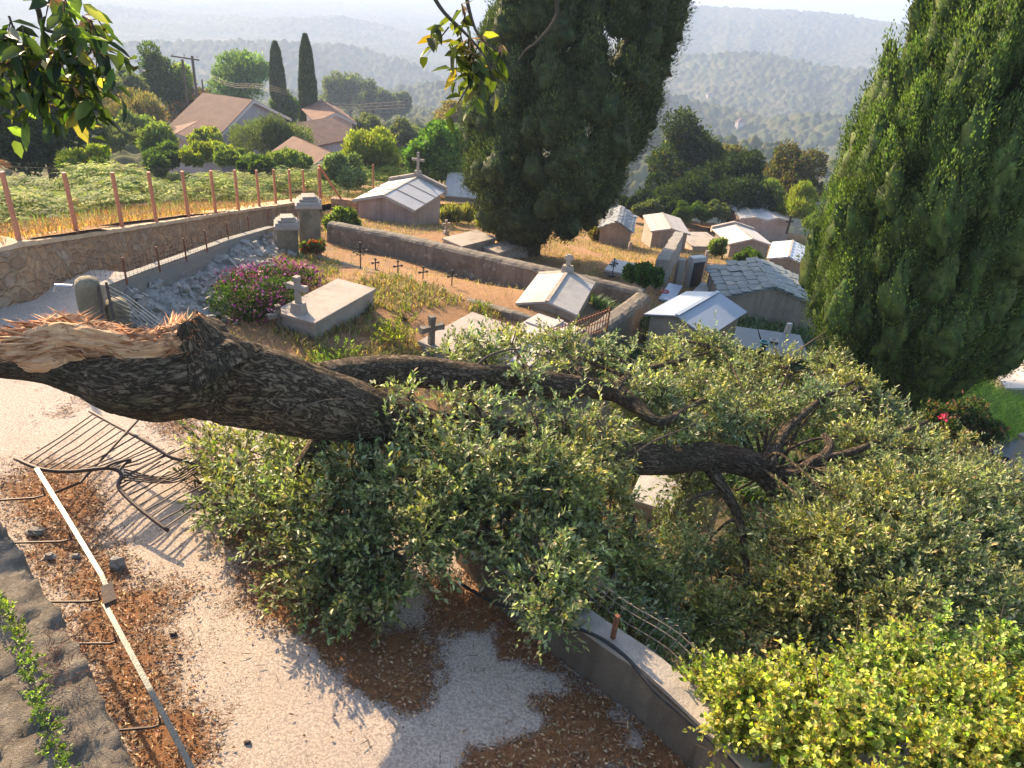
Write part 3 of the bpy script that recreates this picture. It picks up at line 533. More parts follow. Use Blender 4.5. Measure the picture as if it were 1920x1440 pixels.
def V_(*a, **k): r = gable(*a, **k); ALLV.append(r); print('TOMB %.2f x %.2f h %.2f' % (r[4], r[5], r[6]), a[1][:50]); return r
V_('tomb_house', 'pinkish tomb house with panelled pale roof and a stone cross behind the walled plot', (661, 379), (776, 399), (826, 360), .38, 1.45, (720, 370), 'pink_wall', 'pale_panel', ribs=3, parapet=.14, crossm='grave_slab', group='small gabled tomb houses')
V_('tomb_house', 'low tomb with plain grey gabled roof standing inside the walled plot', (967, 572), (1081, 594), (1136, 541), -1.05, .55, (1030, 569), 'render_wall', 'roof_slab', over=.05, crossm='grave_slab', cross_h=.28, parapet=.05, group='small gabled tomb houses')
V_('tomb_house', 'tomb house with smooth pale blue metal sheet roof right of the walled plot', (1207, 591), (1326, 635), (1396, 585), -1.25, 1.35, (1268, 594), 'render_wall', 'white_metal_sheet', over=.12, th=.03, group='small gabled tomb houses')
V_('tomb_house', 'small tomb with ragged grey slate roof under the right edge of the central cypress', (1122, 430), (1186, 439), (1200, 411), -1.55, 1.0, (1156, 417), 'render_wall', 'slate', slates=6, over=.06, group='small gabled tomb houses')
V_('tomb_house', 'tomb house with gridded pale slab roof beyond the crumbling dividing wall', (1220, 436), (1294, 442), (1292, 413), -1.75, 1.4, (1260, 431), 'render_wall', 'slab_roof', over=.08, group='small gabled tomb houses')
V_('tomb_house', 'tomb house with large smooth cream roof in the far row, lower left of its cluster', (1367, 460), (1450, 463), (1470, 437), -1.95, 1.3, (1425, 450), 'render_wall', 'white_roof', over=.1, parapet=.12, group='small gabled tomb houses')
V_('tomb_house', 'leftmost back tomb with bright framed pale slab roof in the far row', (1388, 412), (1440, 416), (1430, 392), -1.75, .6, (1416, 410), 'pink_wall', 'roof_slab', over=.05, ribs=1, group='small gabled tomb houses')
V_('tomb_house', 'back tomb with scrolled gable and cross above panelled roof in the far row', (1428, 418), (1487, 418), (1476, 394), -1.78, .7, (1457, 411), 'pink_wall', 'pale_panel', over=.05, ribs=2, parapet=.16, crossm='grave_slab', cross_h=.36, group='small gabled tomb houses')
V_('tomb_house', 'small tomb with blue and white chequered tile roof touching the big right cypress', (1438, 487), (1514, 502), (1520, 470), -1.85, 1.2, (1486, 484), 'render_wall', 'checker_roof', over=.08, group='small gabled tomb houses')
V_('tomb_house', 'wide tomb house with greenish irregular stone slab roof left of the big right cypress', (1351, 561), (1540, 580), (1548, 528), -1.45, 1.35, (1482, 565), 'render_wall', 'slate_green', slates=5, over=.06, hp=.42, group='small gabled tomb houses')
V_('tomb_house', 'tomb behind the central cypress with lined slate slab roof', (925, 378), (934, 350), (846, 341), .05, 1.2, (880, 345), 'render_wall', 'roof_slab', over=.05, hp=.42, ribs=2, group='small gabled tomb houses')
V_('tomb_house', 'tomb with plain cream roof cut by the right edge of the picture', (1886, 731), (2010, 752), (2030, 705), -1.95, 1.0, (1950, 725), 'render_wall', 'white_roof', over=.06, hp=.15, group='small gabled tomb houses')
# ---- slab graves
def slab(label, A, B, C, ztop, h, mat='grave_slab', base_mat='parapet_cap', name='grave', extra=None, group='stone slab graves', drop=.6, over=.04):
    k_ = KF((A[0]+B[0])/2, (A[1]+B[1])/2); ztop = CAMZ-(CAMZ-ztop)*k_; h *= k_; A, B, C = P0(*A, ztop), P0(*B, ztop), P0(*C, ztop); u = B-A; W = np.linalg.norm(u); u = u/W; v = np.array([-u[1], u[0], 0]); D_ = max(.5, float((C-B)@v)); c = (A+B)/2+v*D_/2; c[2] = ztop-h
    t = thing(name, c, label, 'grave', group)
    adopt(t, MB().obox(c-np.array([0, 0, drop]), u*(W-2*over), v*(D_-2*over), (0, 0, h+drop-.07)).build('plinth', base_mat, bevel=.008), MB().obox(c+(0, 0, h-.0695), u*W, v*D_, (0, 0, .07)).build('slab', mat, bevel=.008))
    print('GRAVE %.2f x %.2f' % (W, D_), label[:40]); return t, c+(0, 0, h), u, v, W, D_
def cross3(name, base, h, mat, label=None, parent=None, u=np.array([.75, .6, 0]), t_=.09, ped=True, arms=.62, cat='cross', group=None, flare=True, leans=0.):
    u = unit(u); v = np.array([-u[1], u[0], 0]); up = np.array([0, 0, 1.])+u*leans; mb = MB(); z0 = 0
    if ped: mb.obox(base, u*t_*3, v*t_*2.4, up*h*.28, .8); z0 = h*.28
    b = np.asarray(base)+up*z0; hh = h-z0
    mb.obox(b, u*t_*1.15, v*t_, up*hh*.62, .9); cc_ = b+up*hh*.62
    if flare:
        for d_ in (u, -u, up, ): mb.obox(cc_+d_*t_*.3, (v*t_ if d_ is not up else u*t_*.85), (up*t_*.85 if d_ is not up else v*t_), d_*hh*.36, 1.45)
        mb.obox(cc_-up*t_*.5, u*t_*1.3, v*t_*1.1, up*t_)
    else: mb.obox(cc_, u*t_, v*t_, up*hh*.38).obox(cc_-up*t_*.5, u*hh*arms, v*t_*.98, up*t_)
    o = mb.build(name, mat, bevel=.006 if t_ > .05 else 0)
    if parent: adopt(parent, o)
    else: tag(o, label, cat, group)
    return o
t, c, u, v, W_, D_ = slab('large raised slab grave with a pedestal cross beside the pink bougainvillea', (512, 583), (590, 606), (679, 534), -.62, .34)
cross3('cross', c-v*(D_/2-.22)-u*.05, .72, 'grave_slab', parent=t, u=u, t_=.09)
t, c, u, v, W_, D_ = slab('flat brown slab grave with a stone cross at its head in the weeds', (783, 640), (868, 672), (937, 602), -1.05, .2)
t, c, u, v, W_, D_ = slab('pale raised grave carved with a big flat cross, beside the rusty railing', (896, 652), (990, 688), (1042, 598), -1.05, .32, 'marble')
adopt(t, MB().obox(c+(0, 0, .001), u*.16, v*D_*.97, (0, 0, .05)).build('cross_shaft', 'marble', bevel=.005), MB().obox(c+u*W_*.27+v*D_*.27+(0, 0, .002), u*W_*.36, v*.22, (0, 0, .04)).obox(c-u*W_*.27+v*D_*.27+(0, 0, .002), u*W_*.36, v*.22, (0, 0, .04)).build('cross_arms', 'marble', bevel=.005))
cross3('cross', c-v*(D_/2-.1), .42, 'dark_granite', parent=t, u=u, t_=.07, ped=False)
slab('weathered slab grave behind the walled plot nearest the pink tomb house', (828, 446), (866, 462), (893, 430), -.62, .25)
slab('tilted flat slab grave beside the trunk of the central cypress', (905, 462), (935, 474), (950, 440), -.95, .15)
slab('pale grave with dark iron cross just behind the right part of the plot wall', (1133, 505), (1175, 514), (1184, 492), -1.75, .2, 'marble')
slab('polished dark granite grave in front of the wide stone roofed tomb', (1378, 650), (1430, 658), (1450, 622), -2.3, .2, 'dark_granite', 'dark_granite')
slab('polished black granite double grave left of the big right cypress', (1436, 664), (1520, 676), (1530, 632), -2.3, .18, 'dark_granite', 'dark_granite')
slab('white slab grave seen through the gap in the fallen crown', (1180, 935), (1260, 960), (1310, 880), -1.55, .25, 'roof_slab', 'grave_slab')
slab('grey kerbed grave at the right edge beside the big cypress', (1893, 605), (1960, 625), (1970, 580), -2.9, .2, 'dark_granite', 'marble')
slab('blue grey slab grave between the metal roofed tomb and the stone post', (1235, 560), (1262, 566), (1286, 537), -1.95, .25, 'white_metal_sheet', 'marble')
slab('white headstone grave in front of the railing near the far tombs', (1295, 550), (1318, 556), (1330, 532), -1.95, .2, 'white_roof', 'marble')
slab('pale walled grave in the far row left of the cream roofed tomb', (1300, 462), (1362, 462), (1358, 435), -2.75, .2, 'grave_slab', 'marble')
slab('low stone kerb grave at the right edge near the bright grass', (1862, 850), (1925, 868), (1950, 835), -2.55, .15, 'dark_granite', 'marble')
cross3('cross', G(808, 668), .85, 'old_wall', 'mossy stone cross on a pedestal at the head of the flat brown slab', t_=.1, cat='cross', group='stone crosses')
cross3('cross', G(524, 618)+(0, 0, .0), .5, 'old_wall', 'small stone cross in front of the large raised slab grave', t_=.08, ped=False, group='stone crosses')
cross3('cross', G(836, 440), .55, 'grave_slab', 'stone cross at the foot of the slab grave behind the plot wall', t_=.07, group='stone crosses')
cross3('cross', G(905, 462), .5, 'grave_slab', 'stone cross beside the tilted slab near the cypress trunk', t_=.07, group='stone crosses')
def ironcross(px, py, h, label, z=None, ornate_=False, fn=TZ, mat='black_iron', t_=.022):
    k_ = KF(px, py); h *= k_; t_ *= k_; b = G(px, py, fn) if z is None else P(px, py, z); b = b-np.array([0, 0, .05]); u = unit(np.array([.8, .5, 0])); mb = MB()
    mb.tube([b, b+(0, 0, h)], t_*.6, 6).tube([b+(0, 0, h*.7)-u*h*.24, b+(0, 0, h*.7)+u*h*.24], t_*.6, 6)
    for q_ in ((0, 0, h), (0, 0, h*.7)): pass
    for e_ in (b+(0, 0, h), b+(0, 0, h*.7)-u*h*.24, b+(0, 0, h*.7)+u*h*.24): mb.box(e_-(0, 0, .02), (.045, .045, .045), .6)
    if ornate_:
        a = np.linspace(0, 2*math.pi, 17); mb.tube([b+np.array([0, 0, h*.7])+u*math.cos(q_)*h*.15+np.array([0, 0, math.sin(q_)*h*.15]) for q_ in a], t_*.4, 5)
        for q_ in (.8, 2.3, 3.9, 5.4): mb.tube([b+np.array([0, 0, h*.7]), b+np.array([0, 0, h*.7])+u*math.cos(q_)*h*.24+np.array([0, 0, math.sin(q_)*h*.24])], t_*.4, 5)
    mb.box(b-(0, 0, .02), (.16, .1, .06), .6)
    tag(mb.build('iron_cross', mat), label, 'cross', 'black iron grave crosses')
ironcross(676, 503, .62, 'tall ornate iron cross with a ring, left in the walled plot', ornate_=True)
ironcross(704, 505, .28, 'tiny iron cross just right of the ornate one in the walled plot')
ironcross(746, 516, .36, 'small iron cross third from the left in the walled plot')
ironcross(793, 527, .36, 'small iron cross fourth from the left in the walled plot')
ironcross(847, 537, .4, 'small iron cross rightmost of the row in the walled plot')
ironcross(1148, 515, .5, 'black iron cross on the pale grave behind the plot wall', -1.75, True)
ironcross(1475, 436, .6, 'black cross between the cream roofed and chequered tombs', -1.75, t_=.07)
ironcross(1497, 516, .8, 'thin dark iron cross in front of the chequered roof tomb')
# dark headstone with white sides, stone markers
t = thing('headstone', G(1296, 540), 'tall black headstone panel framed in white stone near the stone post', 'headstone'); b = G(1296, 540)
adopt(t, MB().box(b-(0, 0, .1), (.55, .25, 1.2), .5).build('surround', 'marble', bevel=.01), MB().box(b+(.07, -.13, .1), (.42, .03, .85), .5).build('panel', 'dark_granite'))
for (a, b_, h, lab) in [(1322, 492, .55, 'upright grey marker stone in the dry grass between the far tombs'), (1180, 470, .4, 'short pale marker stone at the foot of the slate roofed tomb'), (1372, 680, .5, 'small pale marker stone at the left end of the dark granite graves'), (1468, 650, .7, 'slim white stone post between the two dark graves')]:
    tag(MB().box(G(a, b_)-(0, 0, .1), (.16, .12, h+.1), .4, .85).build('marker_stone', 'grave_slab' if h < .6 else 'marble', bevel=.01), lab, 'marker stone')
t = thing('stone_gate_post', G(1900, 885), 'pale stone pillar at the far right edge with a low dark bench wall', 'pillar'); b = G(1900, 885)
adopt(t, MB().box(b-(0, 0, .2), (.26, .26, 1.0), .5).build('shaft', 'marble', bevel=.015), MB().box(b+(0, 0, .8), (.34, .34, .07), .5).build('cap', 'grave_slab', bevel=.01))
# small things among the graves
def vase(px, py, s, mat, label, name='flower_pot', z=None, cat='flower pot'):
    b = G(px, py) if z is None else P(px, py, z); n = 12; mb = MB(); prof = [(0, .55), (.1, .62), (.75, .95), (.8, 1.1), (1., 1.1), (1., .9), (.8, .85)]
    V = [(b[0]+r__*s*.5*math.cos(2*math.pi*k/n), b[1]+r__*s*.5*math.sin(2*math.pi*k/n), b[2]+z_*s) for z_, r__ in prof for k in range(n)]
    F = [(i*n+k, i*n+(k+1) % n, (i+1)*n+(k+1) % n, (i+1)*n+k) for i in range(len(prof)-1) for k in range(n)]+[tuple(range((len(prof)-1)*n, len(prof)*n))]
    o = mb.add(V, F).build(name, mat, None, True); tag(o, label, cat); return b
vase(1385, 662, .28, 'terracotta', 'reddish pot at the back corner of the metal roofed tomb'); vase(1430, 655, .22, 'teal_plastic', 'small teal vase standing on the dark granite grave', z=-2.28)
vase(1245, 558, .22, 'red_plastic', 'dark red pot below the crumbling dividing wall'); vase(1449, 650, .2, 'marble', 'small pale vase on the black granite grave', z=-2.28); vase(1530, 500, .2, 'terracotta', 'orange pot by the chequered tomb') if 0 else None
t = thing('garden_light', G(1790, 760), 'red lamp head on a leaning thin pole in the bright grass', 'lamp'); b = G(1790, 760)
adopt(t, MB().tube([b-(0, 0, .1), b+(.12, .1, .75)], .018, 6).build('pole', 'terracotta')); 
tt_ = b+np.array([.13, .1, .72]); o = MB().box(tt_, (.11, .11, .12), .3, 1.5).box(tt_+(0, 0, .121), (.19, .19, .03), .3).build('lamp_head', 'red_plastic'); adopt(t, o)
# swing-like white metal frame far behind
_z = KZ(1210, 394, -3.2); b = P0(1190, 395, _z); mb = MB(); e = P0(1236, 392, _z)
for q_ in (b, e, e+(0.6, .3, 0), e+(1.3, .5, 0)): mb.tube([q_-(0, 0, .8), q_+(0, 0, .9 if q_ is not e else 1.1)], .03, 6)
mb.tube([b+(0, 0, .9), e+(0, 0, .9)], .03, 6).tube([e+(0, 0, 1.1), e+(1.0, .5, .1)], .04, 6)
tag(mb.build('metal_frame', 'silver_metal'), 'pale metal tube frame behind the far shrubs', 'metal frame')
# angel-like small statue (rough red figure) near the far tombs -> weathered clay urn
vase(1415, 497, .42, 'terracotta', 'orange clay urn standing in for a small red figure in the weeds below the cream roofed tomb')
# ================================================================== fences
def fence_wire(name, a, b, z, mat, parent, nx=12, nz=5, h=1., r=.003, wob=0.):
    a = np.asarray(a, float); b = np.asarray(b, float); mb = MB()
    for k in range(nz): mb.tube([a+(0, 0, h*k/(nz-1)), (a+b)/2+(0, 0, h*k/(nz-1)-wob*.02), b+(0, 0, h*k/(nz-1))], r, 3, False)
    for k in range(1, nx): p_ = a+(b-a)*k/nx; mb.tube([p_, p_+(0, 0, h)], r, 3, False)
    return mb.build(name, mat)
# wooden post fence above the stone wall
pf = thing('post_fence', (-6.5, 13, 1), 'row of tall reddish wooden posts with wire mesh on the ochre stone wall', 'fence')
tops = [(12, 322, 40, 455), (125, 323, 148, 440), (214, 323, 233, 428), (284, 322, 297, 418), (347, 321, 357, 409), (399, 320, 408, 401), (444, 319, 451, 395), (484, 319, 490, 389), (517, 318, 521, 384), (545, 318, 549, 380), (572, 318, 574, 376), (603, 315, 604, 374)]
prev = None
for k, (tx, ty, bx, by) in enumerate(tops):
    b = P(bx, by, 1.0)+np.array([-.09, .09, 0]); Lp = min(np.linspace(.5, 2.2, 171), key=lambda q: abs(proj(b+np.array([0, 0, q]))[1]-ty)); 
    rr_ = .043 if k < 11 else .065
    o = MB().tube([b-(0, 0, .03), b+(0, 0, Lp*.5), b+(.0, .0, Lp)], [rr_, rr_*.97, rr_*.93], 10).build('post', 'post_orange', None, False); adopt(pf, o)
    if prev is not None:
        adopt(pf, fence_wire('wire_mesh', prev+(0, 0, .08), b+(0, 0, .08), 0, 'wire', None, 7, 7, 1.1, .0013))
    prev = b
adopt(pf, MB().tube([prev+(0, 0, 1.2), P(640, 374, .9)], .04, 8).build('brace', 'post_orange')) 
b = P(700, 352, .3); t = MB().tube([b-(0, 0, .3), b+(0, 0, 1.2)], .04, 8).build('fence_post', 'post_orange'); tag(t, 'lone wooden post right of the fence corner above the field wall', 'post')
# rusty posts and wire on the block wall
pf = thing('wire_fence', (-5.6, 12, .7), 'short rusty posts and sagging wire mesh on the grey block wall', 'fence')
prev = None
for (tx, ty, bx, by) in [(232, 487, 237, 525), (293, 467, 299, 502), (343, 448, 349, 483), (383, 433, 388, 466), (424, 418, 428, 447), (464, 405, 467, 433), (501, 393, 503, 417)]:
    b = P(bx, by, .72); adopt(pf, MB().tube([b-(0, 0, .08), b+(0, 0, .40)], .017, 6).build('post', 'rust'))
    if prev is not None: adopt(pf, fence_wire('wire_mesh', prev, b, 0, 'dark_iron', None, 9, 6, .36, .0025, 1))
    prev = b
adopt(pf, fence_wire('wire_mesh', P(160, 520, .80), P(237, 525, .72), 0, 'dark_iron', None, 8, 6, .36, .0025, 1))
# parapet wire
pf = thing('wire_fence', (1.6, 4.3, .55), 'rusty post and bent wire mesh on the brown parapet wall', 'fence')
for (bx, by, h) in [(1149, 1196, .30), (897, 1020, .30)]:
    b = P(bx, by, .56); adopt(pf, MB().box(b-(0, 0, .03), (.035, .035, h), .7).build('post', 'rust'))
mb = MB(); l0 = np.array([pw[2][0]+.1, pw[2][1]+.1]); PL = np.array([(a+.17, b_+.12) for a, b_ in pw]); Lq = np.r_[0, np.cumsum(np.linalg.norm(np.diff(PL, axis=0), axis=1))]
for k in range(46):
    s_ = .2+k*.1; x_ = np.interp(s_, Lq, PL[:, 0]); y_ = np.interp(s_, Lq, PL[:, 1]); d_ = np.array([.64, -.77, 0]); b = np.array([x_, y_, .56]); ln = np.array([.12, .1, 0])*(1+.3*math.sin(k*.7))
    mb.tube([b-(0, 0, .05), b+(0, 0, .12)+ln*.3, b+(0, 0, .22)+ln, b+(0, 0, .25)+ln+d_*.04, b+(0, 0, .22)+ln+d_*.08, b+(0, 0, .17)+ln*.9+d_*.09], .0034, 3, False)
for z_ in (.08, .16, .21):
    mb.tube([np.array([np.interp(s_, Lq, PL[:, 0]), np.interp(s_, Lq, PL[:, 1]), .56+z_+.01*math.sin(s_*9)])+np.array([.12, .1, 0])*z_/.22 for s_ in np.arange(.2, 4.8, .1)], .0034, 3, False)
adopt(pf, mb.build('wire_mesh', 'wire'))
# hose on the parapet
hp_ = [(871, 1091), (905, 1112), (940, 1128), (975, 1138), (1010, 1150), (1041, 1160), (1080, 1171), (1120, 1186), (1150, 1203), (1185, 1232), (1215, 1268), (1242, 1298), (1280, 1330), (1330, 1375), (1375, 1415), (1410, 1450), (1450, 1500)]
hz_ = [.22, .25, .30, .38, .48, .57, .585, .585, .585, .58, .57, .55, .53, .52, .52, .5, .5]
pts, _ = smooth_path([P(a, b_, z_)+np.array([-.03, -.03, 0]) for (a, b_), z_ in zip(hp_, hz_)], np.ones(17)); t = MB().tube(pts, .016, 8).build('hose', 'black_rubber', None, True); tag(t, 'black hose trailing along the face and top of the parapet', 'hose')
# handrail
hr = thing('handrail', P(215, 1180, .9), 'flat grey metal handrail with a broken joint running beside the near rock wall', 'handrail')
r0_ = [P(68, 878, .95), P(120, 962, .95), P(190, 1078, .94), P(203, 1108, .93)]; r1_ = [P(196, 1132, .9), P(232, 1200, .9), P(300, 1328, .9), P(362, 1445, .9), P(460, 1640, .9)]
for seg in (r0_, r1_):
    for a, b_ in zip(seg[:-1], seg[1:]): pass
    mb = MB(); a = seg[0]; 
    for a, b_ in zip(seg[:-1], seg[1:]): d_ = b_-a; n_ = unit(np.cross(d_, [0, 0, 1.])); mb.obox((a), n_*.037, np.array([0, 0, .012]), d_*1.0)
    adopt(hr, mb.build('rail', 'rail_paint'))
adopt(hr, MB().obox(P(200, 1100, .93), unit(np.array([.7, .7, 0]))*.09, (0, 0, .05), (.10, -.14, -.03)).build('joint_plate', 'dark_iron'))
for (a, b_, c_, d_) in [(78, 908, -10, 940), (128, 990, 36, 1019), (182, 1102, 94, 1130), (212, 1180, 160, 1208), (296, 1335, 232, 1370)]:
    e_ = P(a, b_, .90); f_ = P(c_, d_, .72); f_ = f_+(f_-e_)*np.array([.5, .5, 0]); g_ = e_-np.array([0, 0, .13])
    adopt(hr, MB().tube([e_, g_, g_*.85+f_*.15+np.array([0, 0, -.02]), f_], .011, 6).build('bracket', 'dark_iron'))
t = MB().tube([P(-30, 942, 1.75), P(20, 920, 1.75), P(90, 905, 1.72)], .012, 6).build('iron_hook', 'rust') if 0 else None
# rusty railing at the plot corner
rl = thing('iron_railing', P(1137, 622, -1.1), 'rusty iron bar railing leaning at the front corner of the walled plot', 'railing')
a = P(1006, 672, -1.42); b_ = P(1137, 622, -1.1); mb = MB(); n_ = 26
for k in range(n_): p_ = a+(b_-a)*k/(n_-1); adopt(rl, MB().tube([p_, p_+(0, 0, .58)], .010 if k < n_-1 else .02, 5).build('bar', 'rust'))
for z_ in (.08, .30, .52): adopt(rl, MB().obox(a+(0, 0, z_), (0, 0, .012), unit(np.array([-.3, 1, 0]))*.03, (b_-a)).build('cross_rail', 'rust'))
rl = thing('iron_railing', P(1330, 510, -2.4), 'low rusty picket railing in the dry grass below the far tombs', 'railing')
a = P(1272, 520, -2.75); b_ = P(1368, 540, -2.85)
for k in range(22): p_ = a+(b_-a)*k/21; adopt(rl, MB().tube([p_-(0, 0, .1), p_+(0, 0, .75)], .014, 5).build('bar', 'rust'))
for z_ in (.1, .62): adopt(rl, MB().obox(a+(0, 0, z_), (0, 0, .02), (0, .03, 0), (b_-a)).build('cross_rail', 'rust'))
# gate leaf still on the pillar, leaning open
gl = thing('iron_gate', P(225, 640, -.1), 'dark iron gate leaf with curved bars hanging open behind the pillar', 'gate')
p0 = P(195, 548, .85); p1 = P(206, 655, -.05); p2 = P(300, 600, .55); p3 = P(300, 650, -.2)
adopt(gl, MB().tube([P(184, 535, .95), P(203, 660, -.05)], .022, 6).build('stile', 'dark_iron'), MB().tube([P(199, 530, 1.0), P(225, 650, .0)], .02, 6).build('stile', 'dark_iron'))
for k in range(7):
    s_ = k/6; q0 = P(199+4*s_, 538+14*s_*k/2, .92-.1*s_*3); adopt(gl, MB().tube([P(200+2*k, 535+9*k, .95-.12*k), P(238+2*k, 555+8*k, .80-.11*k), P(300-2*k, 602+6*k, .42-.09*k)], .009, 5).build('bar', 'rail_paint'))
adopt(gl, fence_wire('wire_mesh', P(225, 640, -.25), P(300, 652, -.5), 0, 'wire', None, 9, 6, .5, .002))
# bent gate lying on the lane
bg_ = thing('bent_gate', P(230, 880, .1), 'crushed rusty iron gate with bent bars lying on the lane below the trunk', 'gate')
top = [P(168, 771, .30), P(215, 797, .36), (P(262, 822, .38)), P(300, 845, .32), P(322, 858, .28), P(360, 868, .22), P(420, 893, .12)]
botl = [P(28, 860, .42), P(75, 879, .44), P(130, 884, .42), P(195, 878, .40), P(220, 882, .38)]
botr = [P(220, 882, .38), P(228, 893, .34), P(222, 912, .3), P(240, 935, .26), P(275, 965, .22), P(315, 995, .18)]
for nm, l_, rr_ in (('top_rail', top, .02), ('bottom_rail', botl+botr[1:], .021), ('bent_strap', [P(195, 878, .42), P(215, 868, .44), P(245, 862, .40), P(232, 872, .38), P(222, 884, .36)], .016)):
    pts, _ = smooth_path(l_, np.ones(len(l_))); adopt(bg_, MB().tube(pts, rr_, 7).build(nm, 'dark_iron', None, True))
tp, _ = smooth_path(top, np.ones(len(top)), 12); bl, _ = smooth_path(botl, np.ones(5), 12); br_, _ = smooth_path(botr, np.ones(6), 12)
for k in range(14):
    a = bl[min(int(3+k*3.2), len(bl)-1)]; b_ = tp[min(int(2+k*2.9), len(tp)-1)]; m_ = (a+b_)/2+np.array([0, 0, .02*math.sin(k*1.3)-.02]); adopt(bg_, MB().tube([a, m_, b_], .009, 5).build('bar', 'dark_iron'))
for k in range(12):
    a = br_[min(int(14+k*4), len(br_)-1)]; dx = P(315+130, 995-75, .05)-P(315, 995, .18); b_ = a+dx*(.75+.2*math.sin(k*2.1))+np.array([0, 0, .04]); m_ = (a+b_)/2+np.array([0, 0, .03*math.sin(k*2.3)]); adopt(bg_, MB().tube([a, m_, b_], .009, 5).build('bar', 'dark_iron'))
for k in range(5):
    a = P(232, 880+5*k, .35); m_ = P(310+3*k, 893+3*k, .2); b_ = P(395-8*k, 845+10*k, .2); pts, _ = smooth_path([a, m_, b_], np.ones(3)); adopt(bg_, MB().tube(pts, .009, 5).build('bar', 'dark_iron'))
adopt(bg_, MB().tube([P(100, 925, .05), P(150, 905, .3), P(270, 775, .5)], .016, 6).build('diagonal_brace', 'dark_iron'))
# stones on the lane
g = np.random.default_rng(5)
def rock(px, py, s, label, mat='rubble_rock', z=0., fn=None, sq=.6, name='stone'):
    b = P(px, py, z) if fn is None else G(px, py, fn); n = 10; m_ = 7; V = []
    for i in range(m_+1):
        for j in range(n):
            a = math.pi*i/m_; c_ = 2*math.pi*j/n; V.append((math.sin(a)*math.cos(c_), math.sin(a)*math.sin(c_), math.cos(a)))
    V = np.array(V); k = .75+.7*(fbm(V*1.3+g.uniform(0, 50), 3, 3)-.2)[:, None]; V = np.round(V*k*2.2)/2.2*.8+V*k*.2; V = V*np.array([s*.5, s*.36, s*.5*sq])+b+np.array([0, 0, s*.15])
    F = [(i*n+j, i*n+(j+1) % n, (i+1)*n+(j+1) % n, (i+1)*n+j) for i in range(m_) for j in range(n)]; o = MB().add(V, F).build(name, mat)
    if label: tag(o, label, 'stone', 'loose stones')
    return o
rock(94, 1046, .13, 'flat grey stone in the litter between rock wall and handrail', 'pale_rubble'); rock(143, 1045, .1, 'small pale stone right of the flat one, beside the handrail', 'pale_rubble'); rock(66, 1000, .2, 'brown broken stone near the foot of the rock wall', sq=.4)
rock(219, 1062, .17, 'pointed pale stone standing on the lane right of the handrail', 'pale_rubble', sq=1.1); rock(464, 1393, .06, 'tiny dark pebble on the sunlit concrete near the bottom', 'dark_iron'); rock(325, 1190, .07, 'small brown clod on the lane in the middle of the sunlit concrete', 'dark_iron')
# rubble bank along the block wall
V = []; F = []; n0 = 0; mb = MB(); cl_ = np.array(cl)
xs = np.linspace(0, 1, 90); ys = np.linspace(0, 1, 30); X, Y, FF = grid(xs, ys); sx = X.ravel(); sy = Y.ravel()
_L = np.linspace(0, 1, len(cl)); wd = 1.5
pos = np.stack([np.interp(sx, _L, [q_[0] for q_ in cl]), np.interp(sx, _L, [q_[1] for q_ in cl])], -1)+np.array([.9, -.42])*((sy*wd*(.6+.5*np.sin(sx*3.1)))[:, None]-.03)
zz = (1-sy)**1.3*(.38+.12*np.sin(sx*7))+ZG(pos[:, 0], pos[:, 1])-.06*sy; q = np.c_[pos, zz]; zz = zz+(fbm(q*4, 4, 3)-.42)*.3*(1-sy*.6); q = np.c_[pos, zz]
rk = MB().add(q, FF); g = np.random.default_rng(3)
for k_ in range(900):
    c_ = q[g.integers(0, len(q))]+g.normal(0, .02, 3); s_ = g.uniform(.03, .13)*(1 if g.random() < .8 else 1.5); ax_ = unit(g.normal(size=(3, 3))); rk.obox(c_-ax_[2]*s_*.3, ax_[0]*s_*1.3, unit(np.cross(ax_[0], ax_[2]))*s_, unit(np.cross(ax_[0], np.cross(ax_[0], ax_[2])))*s_*.6, g.uniform(.5, .9))
tag(rk.build('rubble_bank', 'pale_rubble'), 'bank of broken pale rubble piled against the grey block wall', 'rubble', None, 'stuff')
# ================================================================== vegetation builders
def foliage(centers, radii, n, L, W, cols, jit=.25, w_=None, up=.35, shell=.45, outw=.8, six=False, flat=1., g=None):
    """leaves scattered through the outer part of ellipsoid clumps"""
    centers = np.asarray(centers, float); radii = np.asarray(radii, float)
    if radii.ndim == 1: radii = np.repeat(radii[:, None], 3, 1)*np.array([1, 1, flat])
    ar = (radii.prod(1))**(2/3); k = rng.choice(len(centers), n, p=ar/ar.sum()); d = rnddir(n); rr = shell+(1-shell)*rng.random(n)**.6
    rr = rr*(.72+.56*noise3(d*2.3+k[:, None]*7.3, 6))*np.where(rng.random(n) < .08, 1.22, 1); pos = centers[k]+d*radii[k]*rr[:, None]; dr = unit(d*outw+rnddir(n)*.8+np.array([0, 0, up])); nr = unit(np.array([0, 0, 1.])+rnddir(n)*.9+d*.4)
    tone = (hash3(k, k*0, k*0, 3)*.5+.75)[:, None]
    return leafgeo(pos, dr, nr, L*rng.uniform(.7, 1.3, n), W*rng.uniform(.7, 1.3, n), np.clip(pal(n, cols, jit, w_)*tone, .003, .9), six=six)
GREEN = {'dark': [(.022, .036, .014), (.035, .055, .02)], 'mid': [(.06, .10, .025), (.09, .13, .035)], 'bright': [(.13, .175, .05), (.19, .22, .07)], 'yellow': [(.20, .25, .04), (.27, .27, .05)],
         'olive': [(.10, .12, .06), (.14, .15, .08)], 'grey': [(.09, .12, .08), (.13, .16, .11)], 'pale': [(.22, .27, .15), (.16, .21, .09)], 'pink': [(.35, .12, .08), (.12, .11, .04)], 'brown': [(.22, .15, .06), (.12, .12, .05)]}
